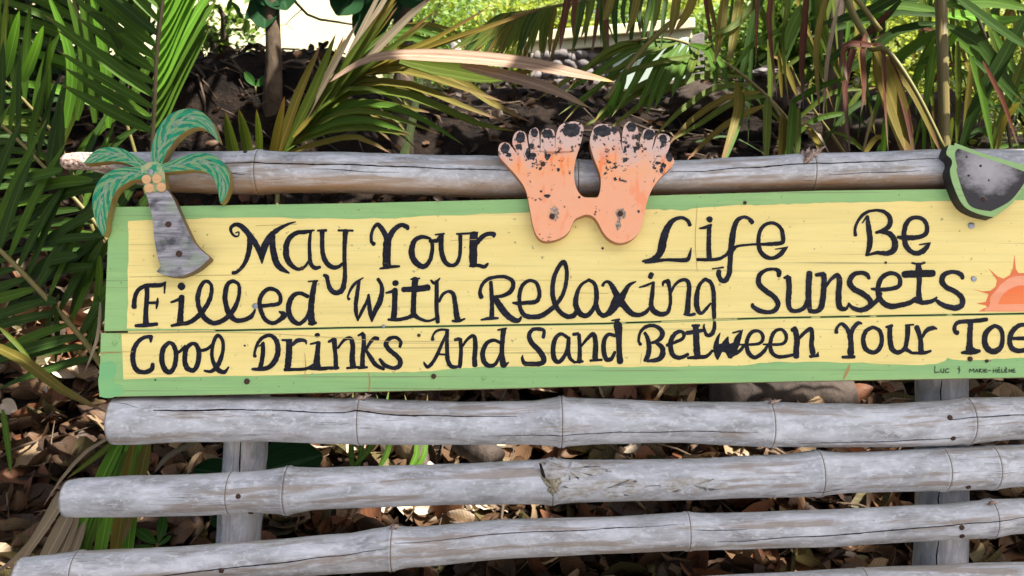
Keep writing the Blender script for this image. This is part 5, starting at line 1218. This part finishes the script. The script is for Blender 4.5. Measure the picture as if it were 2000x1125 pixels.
word('Your on the last line', ZD, [
 [(395,797,26),(400,770,18),(425,747,20),(455,772,26),(475,812,28)], [(478,812,26),(495,770,26),(520,744,24),(542,746,12)], [(475,812,34),(480,870,34),(478,918,42)], [(430,940,18),(500,938,20)],
 [(605,766,20),(567,790,26),(550,840,28),(566,893,30),(610,913,26),(645,890,28),(659,835,26),(643,785,24),(605,766,20)],
 [(683,766,14),(718,758,20)], [(705,770,28),(705,830,32),(716,890,32),(750,913,28),(790,890,26),(805,830,28),(808,765,32)], [(800,895,28),(830,915,18)], [(795,756,12),(842,752,12)],
 [(860,765,32),(880,830,28),(885,900,34),(880,913,30)], [(830,916,16),(900,915,22),(942,904,14)], [(893,825,16),(915,787,26),(950,772,28),(976,776,12)]])
word('Toe', ZD, [
 [(1097,800,28),(1080,790,26),(1082,757,24),(1107,737,24),(1180,732,26),(1265,722,24)], [(1172,735,32),(1168,800,32),(1166,870,36),(1170,900,62)], [(1120,915,16),(1180,910,34),(1224,904,20)],
 [(1310,757,22),(1267,790,32),(1252,840,34),(1266,888,36),(1305,908,36),(1345,883,30),(1357,830,26),(1345,778,26),(1310,757,22)],
 [(1397,832,18),(1440,832,22),(1500,828,24),(1528,795,24),(1500,757,24),(1452,757,26),(1411,795,30),(1397,850,30),(1416,893,32),(1460,903,28),(1510,890,28),(1542,862,12)]])
strokes('signature', ZD, [[(x, y, 5.5) for x, y in s] for s in [
 [(966,992),(964,1010),(965,1030)], [(965,1030),(992,1026)], [(1000,1008),(1001,1026),(1015,1027)], [(1017,1006),(1016,1030)], [(1046,1008),(1030,1010),(1028,1027),(1047,1027)],
 [(1104,993),(1107,1012),(1103,1034)], [(1096,1006),(1112,1016)],
 [(1164,1028),(1168,1008),(1178,1020),(1189,1007),(1191,1028)], [(1198,1027),(1207,1009),(1215,1027)], [(1200,1021),(1213,1020)], [(1222,1028),(1222,1010),(1234,1010),(1224,1018),(1236,1027)], [(1244,1008),(1243,1027)], [(1266,1010),(1252,1011),(1252,1026),(1268,1025)], [(1252,1018),(1263,1017)], [(1273,1018),(1288,1016)],
 [(1302,1008),(1303,1029)], [(1318,1008),(1319,1029)], [(1303,1019),(1319,1017)], [(1340,1010),(1328,1012),(1329,1028),(1343,1026)], [(1329,1019),(1340,1018)], [(1332,1003),(1338,999)], [(1352,1008),(1352,1028),(1362,1027)], [(1382,1009),(1370,1011),(1371,1027),(1385,1026)], [(1371,1018),(1381,1018)], [(1374,1000),(1380,1004)],
 [(1393,1028),(1394,1010),(1406,1027),(1408,1009)], [(1428,1009),(1416,1011),(1417,1027),(1431,1026)], [(1417,1018),(1427,1018)]]], M_INKTHIN, base=FRONT+.0006, label='small black hand written names')

# painted half sun at the right
M_SUN1 = painted_wood('sun_orange_paint', (.84, .17, .045), (.86, .23, .07)); M_SUN2 = painted_wood('sun_peach_paint', (.86, .40, .25), (.84, .31, .16)); M_SUN3 = painted_wood('sun_red_orange_paint', (.76, .20, .07), (.70, .16, .05))
ZS = (1860, 480, 4.014)
def zs(pts): return [(ZS[0]+x/ZS[2], ZS[1]+y/ZS[2]) for x, y in pts]
SO = [(205, 515), (250, 490), (275, 485), (262, 468), (190, 452), (262, 440), (285, 380), (160, 340), (240, 358), (300, 352), (340, 320), (350, 270), (285, 178), (355, 240), (400, 258), (450, 230), (475, 180), (488, 72), (498, 180), (520, 215), (600, 212), (680, 240), (740, 170), (740, 270), (790, 330), (860, 340), (800, 390), (820, 450), (880, 480), (820, 515)]
board('sun_rays', zs(SO), FRONT+.0009, .0003, [M_SUN3, M_SUN3], pl1, bevel=0)
board('sun_halo', wob(zs([(235, 512), (290, 470), (300, 400), (350, 345), (400, 285), (480, 245), (600, 238), (700, 290), (770, 370), (790, 440), (800, 512)]), 1.0, 3, 3)+zs([(235, 512)]), FRONT+.0011, .0002, [M_SUN2, M_SUN2], pl1, bevel=0)
board('sun_disc', wob(zs([(360, 458), (385, 400), (440, 345), (520, 312), (600, 318), (680, 360), (730, 420), (740, 455)]), .8, 5, 3), FRONT+.0013, .0002, [M_SUN1, M_SUN1], pl1, bevel=0)

def screw(parent, px, py, off, r, mat, name='screw'):
    p = PL(px, py, off); V, F = [], []
    tube(V, F, [p-BN*.006, p+BN*.0006, p+BN*.0012], [r, r, r*.6], 12); return mk(name, V, F, mat, parent)
for x, y, r, m in ((498, 598, .0052, M_STEEL), (1897, 441, .0060, M_STEEL), (1902, 545, .0050, M_STEEL), (590, 524, .0038, M_RUST), (224, 670, .0040, M_GRN), (300, 500, .001, M_RUST), (1455, 396, .0032, M_RUST), (1730, 513, .0024, M_RUST), (1177, 485, .0022, M_RUST)):
    screw(pl1 if y < 640 else pl2, x, y, FRONT+.0012, r, m)
for x, y, r, m in ((482, 745, .0050, M_RUST), (847, 735, .0045, M_RUST), (945, 739, .003, M_GRN), (749, 637, .0030, M_STEEL), (818, 655, .0030, M_RUST), (1895, 701, .0045, M_RUST), (1928, 705, .003, M_RUST), (478, 675, .0018, M_RUST), (303, 742, .0014, M_RUST)):
    screw(pl2, x, y, FRONT+.002, r, m)
M_GC = flat('crack_brown', (.46, .35, .13), .9)
M_SCRATCH = flat('bare_wood_scratch', (.40, .24, .09), .8)
for l1 in [[(1660, 712, 2), (1655, 725, 6), (1648, 740, 3)], [(720, 728, 1), (722, 745, 3), (720, 764, 2)], [(196, 690, 1), (236, 688, 1.2)]]: strokes('scratch', (0, 0, 1), [l1], M_SCRATCH, pl2, base=FRONT+.0006)
for nm, prt, ln in (('grain_crack', pl1, [[(252, 541, .6), (350, 539, 1.1), (470, 537, .5)], [(1130, 572, .6), (1180, 573, 1), (1188, 572, .5)], [(1362, 400, 1), (1358, 470, 1.3), (1362, 530, .8)], [(880, 470, .5), (960, 466, .8)], [(500, 441, .7), (580, 438, .5)]]), ('grain_crack', pl2, [[(232, 652, .8), (480, 650, 1), (780, 668, .6)], [(595, 690, 1), (597, 715, 2), (594, 740, 1)], [(195, 688, .8), (260, 687, .6)], [(1253, 690, .5), (1251, 710, .8)]])):
    for l1 in ln: strokes(nm, (0, 0, 1), [l1], M_GC, prt, base=FRONT+(.0009 if prt is pl1 else .0011))

# ------------------------------------------------------------------ wooden palm tree cut-out
ZP = (120, 200, 3.214)
def zp(pts): return [(ZP[0]+x/ZP[2], ZP[1]+y/ZP[2]) for x, y in pts]
g = G('frond_green_paint', .5, .35)
uvn = g.noise(g.map((1, 1, 1), 'UV'), 3, 4)
u = g.sep(g.tc.outputs['UV']); vv = g.math('ABSOLUTE', g.math('SUBTRACT', u[1], .5))
ph = g.math('ADD', g.math('MULTIPLY', u[0], 38), g.math('MULTIPLY', vv, -20)); ph = g.math('ADD', ph, g.math('MULTIPLY', uvn, 9))
dab = g.math('ADD', g.math('SINE', ph), g.math('MULTIPLY', g.math('SUBTRACT', g.noise(g.map((16, 5, 1), 'UV'), 1, 5, .65), .5), 3.2))
c = g.mix(g.step(dab, -.55, -.05), (.17, .30, .14), (.005, .195, .11))
c = g.mix(g.math('MULTIPLY', g.step(g.noise(g.map((8, 6, 1), 'UV', (4, 2, 0)), 1, 4), .5, .64), .65), c, (.015, .30, .14))
midl = g.math('MULTIPLY', g.math('LESS_THAN', vv, .14), g.step(g.noise(g.map((18, 9, 1), 'UV'), 1, 4, .6), .46, .56))
c = g.mix(g.math('MULTIPLY', midl, .75), c, (.26, .30, .24))
bk = g.noise(g.map((14, 9, 1), 'UV', (9, 3, 0)), 1, 4, .6)
c = g.mix(g.step(bk, .63, .68), c, (.015, .03, .035))
g.col(c); g.bump(dab, .15, .002); M_PF = g.m
M_PEDGE = painted_wood('plywood_edge_tan', (.30, .22, .06), (.22, .15, .05))
g = G('trunk_grey_paint', .65, .3)
gr = g.noise(g.map((9, 60, 110)), 1.1, 5, .7); pt = g.noise(g.map((16, 16, 26)), 1.2, 4)
c = g.mix(g.step(gr, .36, .66), (.13, .135, .155), (.42, .42, .47)); c = g.mix(g.math('MULTIPLY', g.step(pt, .49, .63), .85), c, (.028, .031, .04))
pt2 = g.noise(g.map((22, 22, 22), loc=(3, 1, 2)), 1.2, 4); c = g.mix(g.math('MULTIPLY', g.step(pt2, .58, .66), .45), c, (.24, .33, .2))
g.col(c); g.bump(gr, .5, .003); M_PT = g.m
M_PTE = painted_wood('trunk_edge_brown', (.10, .085, .07), (.20, .11, .05)); M_COCO = painted_wood('coconut_tan_paint', (.66, .40, .20), (.60, .36, .18))
palm = empty('wooden_palm_tree', PL(330, 535, FRONT), 'painted wooden palm tree cut-out with green fronds and grey trunk on the sign', 'ornament')
def frondcut(outer, inner, front, th):
    a, b = cat(zp(outer), 4), cat(zp(inner), 4)
    def resample(P, n=26):
        d = [0]
        for p, q in zip(P, P[1:]): d.append(d[-1]+math.hypot(q[0]-p[0], q[1]-p[1]))
        out = []; j = 0
        for i in range(n+1):
            t = d[-1]*i/n
            while j < len(d)-2 and d[j+1] < t: j += 1
            s = (t-d[j])/max(1e-6, d[j+1]-d[j]); out.append((P[j][0]+(P[j+1][0]-P[j][0])*s, P[j][1]+(P[j+1][1]-P[j][1])*s))
        return out
    A, B = resample(a), resample(b); n = len(A); V, U = [], []
    rj = random.Random(int(outer[0][0]))
    for i in range(n):
        j1, j2 = rj.uniform(-.7, .7), rj.uniform(-.7, .7)
        for k in range(5):
            s = k/4; x, y = A[i][0]+(B[i][0]-A[i][0])*s, A[i][1]+(B[i][1]-A[i][1])*s
            V.append(PL(x+(j1 if k == 0 else 0), y+(j2 if k == 4 else 0), front)); U.append((i/(n-1), s))
    m = len(V); F, mi = [], []
    for i in range(n): V.append(V[i*5]-BN*th); V.append(V[i*5+4]-BN*th); U += [(i/n, 0), (i/n, 1)]
    for i in range(n-1):
        for k in range(4): F.append((i*5+k, i*5+k+1, (i+1)*5+k+1, (i+1)*5+k)); mi.append(0)
        F.append((i*5, (i+1)*5, m+2*(i+1), m+2*i)); mi.append(1)
        F.append((i*5+4, m+2*i+1, m+2*(i+1)+1, (i+1)*5+4)); mi.append(1)
        F.append((m+2*i, m+2*(i+1), m+2*(i+1)+1, m+2*i+1)); mi.append(1)
    return mk('frond', V, F, [M_PF, M_PEDGE], palm, mids=mi, uvs=U, smooth=False)
PF = FRONT+.024
frondcut([(545, 430), (560, 380), (565, 300), (590, 200), (640, 110), (720, 55), (810, 38), (890, 65), (945, 125), (975, 195), (992, 250)], [(625, 420), (635, 375), (660, 320), (700, 255), (750, 200), (810, 165), (860, 155), (910, 172), (950, 208), (975, 235), (990, 252)], PF, .021)
frondcut([(570, 410), (600, 400), (680, 370), (760, 340), (850, 318), (930, 322), (1000, 360), (1045, 420), (1058, 500), (1040, 580), (1000, 632)], [(590, 450), (640, 440), (720, 432), (800, 425), (880, 428), (930, 450), (960, 490), (975, 530), (985, 570), (990, 605), (998, 634)], PF+.0006, .021)
frondcut([(580, 410), (500, 355), (440, 320), (380, 290), (310, 280), (240, 290), (190, 320), (140, 378)], [(540, 440), (460, 405), (400, 380), (340, 368), (280, 370), (220, 376), (180, 382), (142, 381)], PF+.0003, .021)
frondcut([(540, 410), (420, 405), (340, 420), (270, 455), (220, 520), (195, 600), (200, 690), (225, 780), (260, 838)], [(560, 475), (460, 485), (400, 510), (350, 550), (320, 600), (300, 670), (285, 740), (278, 800), (264, 839)], PF+.0009, .021)
g = G('crown_pale_paint', .55, .3); n = g.noise(g.map((60, 60, 60)), 1.2, 5)
M_PC = g.col(g.ramp(n, [(.4, (.02, .25, .14)), (.5, (.26, .38, .2)), (.62, (.42, .38, .22))])).m
board('frond_heart', zp([(495, 402), (545, 372), (600, 372), (640, 395), (648, 450), (656, 540), (600, 560), (528, 566), (505, 480)]), PF+.0014, .02, [M_PC, M_PEDGE], palm)
board('trunk', cat(zp([(528, 566), (548, 630), (570, 720), (582, 850), (601, 960), (622, 1030)]), 6)[:-1]+zp([(622, 1030), (597, 1063)])+cat(zp([(597, 1065), (640, 1083), (700, 1093), (760, 1088), (850, 1048), (925, 985)]), 4)[1:]+cat(zp([(928, 970), (840, 890), (790, 800), (740, 690), (700, 600), (656, 540)]), 5), PF-.0004, .022, [M_PT, M_PTE], palm, bevel=.001)
for x, y in ((532, 482), (598, 480), (550, 536), (625, 531)):
    cx, cy = zp([(x, y)])[0]; board('coconut', [(cx+9.2*math.cos(a*.35), cy+9.0*math.sin(a*.35)) for a in range(18)], PF+.004, .0028, [M_COCO, M_COCO], palm, bevel=.0008)
for x, y, r, m in ((557, 435, .0052, M_STEEL), (670, 765, .0052, M_RUST), (737, 950, .0055, M_RUST)):
    screw(palm, *zp([(x, y)])[0], PF+.0016, r, m)

# ------------------------------------------------------------------ wooden feet cut-out
ZF = (950, 220, 4.1675)
def zf(pts): return [(ZF[0]+x/ZF[2], ZF[1]+y/ZF[2]) for x, y in pts]
FEET = [(98,330),(97,290),(112,255),(145,240),(180,250),(203,275),(222,300),(248,330),(228,285),(214,262),(212,230),(222,185),(250,152),(285,147),(315,165),(329,205),(338,265),(353,340),(350,270),(342,205),(350,155),(375,125),(405,122),(425,145),(431,200),(439,310),(441,250),(443,200),(455,150),(480,130),(520,132),(548,145),(556,190),(562,310),(562,230),(568,180),(590,115),(630,85),(690,72),(750,78),(785,105),(790,140),(780,200),(760,280),(735,350),(718,430),(712,500),(720,570),(740,630),(770,672),(805,690),(860,692),(900,690),(920,660),(930,600),(930,530),(915,470),(890,410),(868,350),(850,290),(842,230),(855,170),(875,120),(910,95),(960,92),(1020,105),(1065,135),(1085,175),(1093,225),(1108,320),(1104,245),(1106,180),(1117,120),(1140,82),(1165,72),(1200,85),(1228,120),(1239,170),(1238,225),(1226,305),(1246,245),(1257,200),(1277,150),(1305,130),(1340,128),(1367,145),(1371,185),(1362,240),(1347,305),(1370,250),(1380,213),(1398,182),(1430,170),(1470,178),(1494,205),(1495,260),(1478,315),(1455,355),(1485,335),(1505,348),(1525,378),(1522,420),(1490,460),(1440,505),(1395,555),(1350,620),(1320,690),(1295,780),(1278,860),(1262,930),(1235,985),(1180,1035),(1110,1060),(1050,1055),(990,1020),(945,965),(915,905),(885,860),(850,835),(810,830),(765,845),(720,870),(700,910),(680,955),(640,1000),(580,1030),(520,1045),(470,1045),(425,1020),(395,970),(375,900),(360,820),(345,740),(330,660),(300,590),(260,535),(210,475),(150,410),(110,365)]
fo = PL(1144, 345, FRONT+.02)
g = G('feet_peach_paint', .55, .35)
ob = g.sep(g.tc.outputs['Object'])
big = g.noise(g.map((9, 9, 9)), 1.4, 5)
c = g.mix(g.step(big, .38, .66), (.86, .375, .185), (.82, .43, .26))
stre = g.noise(g.map((55, 20, 16)), 1.1, 4, .6)
c = g.mix(g.math('MULTIPLY', g.step(stre, .57, .64), .85), c, (.88, .24, .07))
zz = g.math('ADD', ob[2], g.math('MULTIPLY', g.math('SUBTRACT', g.noise(g.map((22, 22, 22)), 1.2, 5), .5), .10))
c = g.mix(g.math('MULTIPLY', g.step(zz, .022, .055), .85), c, (.62, .48, .45))
low = g.step(zz, -.095, -.05); c = g.mix(g.math('MULTIPLY', g.math('SUBTRACT', 1.0, low), .4), c, (.84, .42, .28))
fl = g.noise(g.map((70, 70, 70)), 1.3, 5, .62); msk = g.noise(g.map((13, 13, 13), loc=(1.3, 0, 2.2)), 1.2, 3)
band = g.math('MULTIPLY', g.step(zz, -.005, .035), .10)
c = g.mix(g.step(g.math('ADD', g.math('ADD', fl, g.math('MULTIPLY', msk, .32)), band), .815, .855), c, (.025, .024, .03))
g.col(c); g.bump(g.math('ADD', g.noise(g.map((40, 40, 12)), 1.5, 4), fl), .25, .002); M_FEET = g.m
M_FEETE = painted_wood('feet_edge_brown', (.36, .16, .09), (.28, .12, .07))
g = G('toenail_black_paint', .6, .3); n = g.noise(g.map((90, 90, 90)), 1, 4)
M_NAIL = g.col(g.mix(g.step(n, .45, .75), (.012, .013, .018), (.07, .075, .09))).m
feet = empty('wooden_feet', PL(1144, 400, FRONT), 'peach painted pair of wooden feet with black toenails nailed over the rail', 'ornament')
board('feet_board', cat(zf(FEET), 2, True), FRONT+.022, .022, [M_FEET, M_FEETE], feet, bevel=.0022, origin=fo)
rj = random.Random(4)
def blot(cx, cy, rx, ry, n=22, j=.22, seed=0):
    return [(cx+rx*math.cos(2*math.pi*i/n)*(1+j*noise.noise(Vector((math.cos(i*.9)*2+cx, i*.7, seed)))*1.6+rj.uniform(-j, j)*.4), cy+ry*math.sin(2*math.pi*i/n)*(1+j*noise.noise(Vector((i*.8, cy, seed)))*1.6+rj.uniform(-j, j)*.4)) for i in range(n)]
for cx, cy, rx, ry in ((152, 292, 36, 44), (277, 203, 40, 46), (390, 165, 32, 36), (497, 170, 44, 38), (690, 138, 74, 54), (945, 150, 72, 46), (1180, 118, 40, 38), (1325, 180, 44, 44), (1440, 212, 31, 36), (1490, 362, 28, 36)):
    board('toenail', zf(blot(cx, cy, rx, ry)), FRONT+.0228, .0006, [M_NAIL, M_NAIL], feet, bevel=0)
for cx, cy, rx, ry in ((340, 335, 20, 42), (370, 355, 34, 28), (495, 355, 26, 26), (690, 185, 34, 14), (180, 345, 26, 18), (1440, 430, 26, 20), (1395, 410, 22, 12), (1425, 470, 14, 24), (1128, 300, 12, 30), (1210, 300, 14, 26), (495, 680, 26, 14), (445, 640, 10, 10), (1048, 540, 13, 15), (1000, 405, 20, 9), (755, 688, 12, 10), (585, 465, 12, 16), (1238, 805, 8, 12)):
    board('paint_fleck', zf(blot(cx, cy, rx, ry, 16, .5, cx)), FRONT+.0226, .0004, [M_NAIL, M_NAIL], feet, bevel=0)
g = G('grey_scuff_paint', .7, .2); n = g.noise(g.map((160, 90, 160)), 1, 4); M_SCUFF = g.col(g.ramp(n, [(.4, (.55, .36, .25)), (.52, (.24, .22, .2)), (.65, (.06, .06, .06))])).m
for cx, cy, rx, ry in ((555, 820, 34, 62), (1092, 822, 42, 44), (1075, 910, 20, 50)):
    board('scuff', zf(blot(cx, cy, rx, ry, 20, .4, cx)), FRONT+.0226, .0004, [M_SCUFF, M_SCUFF], feet, bevel=0)
for x, y, r, m in ((535, 845, .0050, M_RUST), (1090, 822, .0052, M_RUST), (460, 418, .0046, M_RUST)): screw(feet, *zf([(x, y)])[0], FRONT+.0232, r, m)

# ------------------------------------------------------------------ wooden watermelon slice cut-out
ZW = (1800, 260, 6.25)
def zw(pts): return [(ZW[0]+x/ZW[2], ZW[1]+y/ZW[2]) for x, y in pts]
mel = empty('wooden_watermelon_slice', PL(1940, 420, FRONT), 'dark grey watermelon slice cut-out with a green rind at the right of the sign', 'ornament')
OUT = cat(zw([(330, 138), (300, 250), (362, 318), (368, 380), (345, 450), (360, 560), (410, 700), (470, 830), (550, 920), (700, 990), (875, 1028)]), 4)+cat(zw([(885, 1020), (960, 970), (1080, 880), (1180, 770), (1280, 650), (1370, 520), (1400, 435)]), 4)+cat(zw([(1385, 425), (1250, 385), (900, 290), (640, 205), (420, 122), (400, 150)]), 3)
INN = cat(zw([(445, 188), (412, 240), (425, 340), (440, 420), (430, 450), (470, 600), (520, 750), (590, 880), (700, 930), (845, 952)]), 4)+cat(zw([(865, 945), (960, 900), (1090, 820), (1200, 690), (1280, 560), (1300, 490)]), 4)+cat(zw([(1290, 485), (1080, 405), (800, 310), (470, 195)]), 3)
M_RIND = painted_wood('rind_green_paint', (.25, .43, .16), (.30, .50, .22)); M_BLKE = flat('black_painted_edge', (.016, .015, .016), .6)
board('rind_board', OUT, FRONT+.026, .028, [M_RIND, M_BLKE], mel, bevel=.001)
wo = PL(*zw([(800, 430)])[0], FRONT+.0266)
g = G('flesh_black_and_white_paint', .6, .3)
ob = g.sep(g.tc.outputs['Object'])
dx = g.math('POWER', g.math('MULTIPLY', ob[0], 16), 2); dz = g.math('POWER', g.math('MULTIPLY', ob[2], 19), 2)
di = g.math('ADD', g.math('SQRT', g.math('ADD', dx, dz)), g.math('MULTIPLY', g.math('SUBTRACT', g.noise(g.map((60, 60, 90)), 1, 5, .65), .5), .9))
c = g.ramp(di, [(.15, (.36, .36, .39)), (.55, (.27, .27, .30)), (.95, (.055, .055, .062)), (1.0, (.03, .03, .034))])
n = g.noise(g.map((90, 90, 90)), 1.1, 3); c = g.mix(g.step(n, .70, .74), c, (.02, .02, .02)); g.col(c); M_FLESH = g.m
board('flesh', INN, FRONT+.0266, .0006, [M_FLESH, M_FLESH], mel, bevel=0, origin=wo)
for x, y, r in ((720, 400, .0022), (820, 575, .0016), (550, 290, .0016), (575, 520, .0018)): screw(mel, *zw([(x, y)])[0], FRONT+.0268, r, M_BLKE, 'knot')
screw(mel, *zw([(755, 810)])[0], FRONT+.0268, .004, M_RUST)
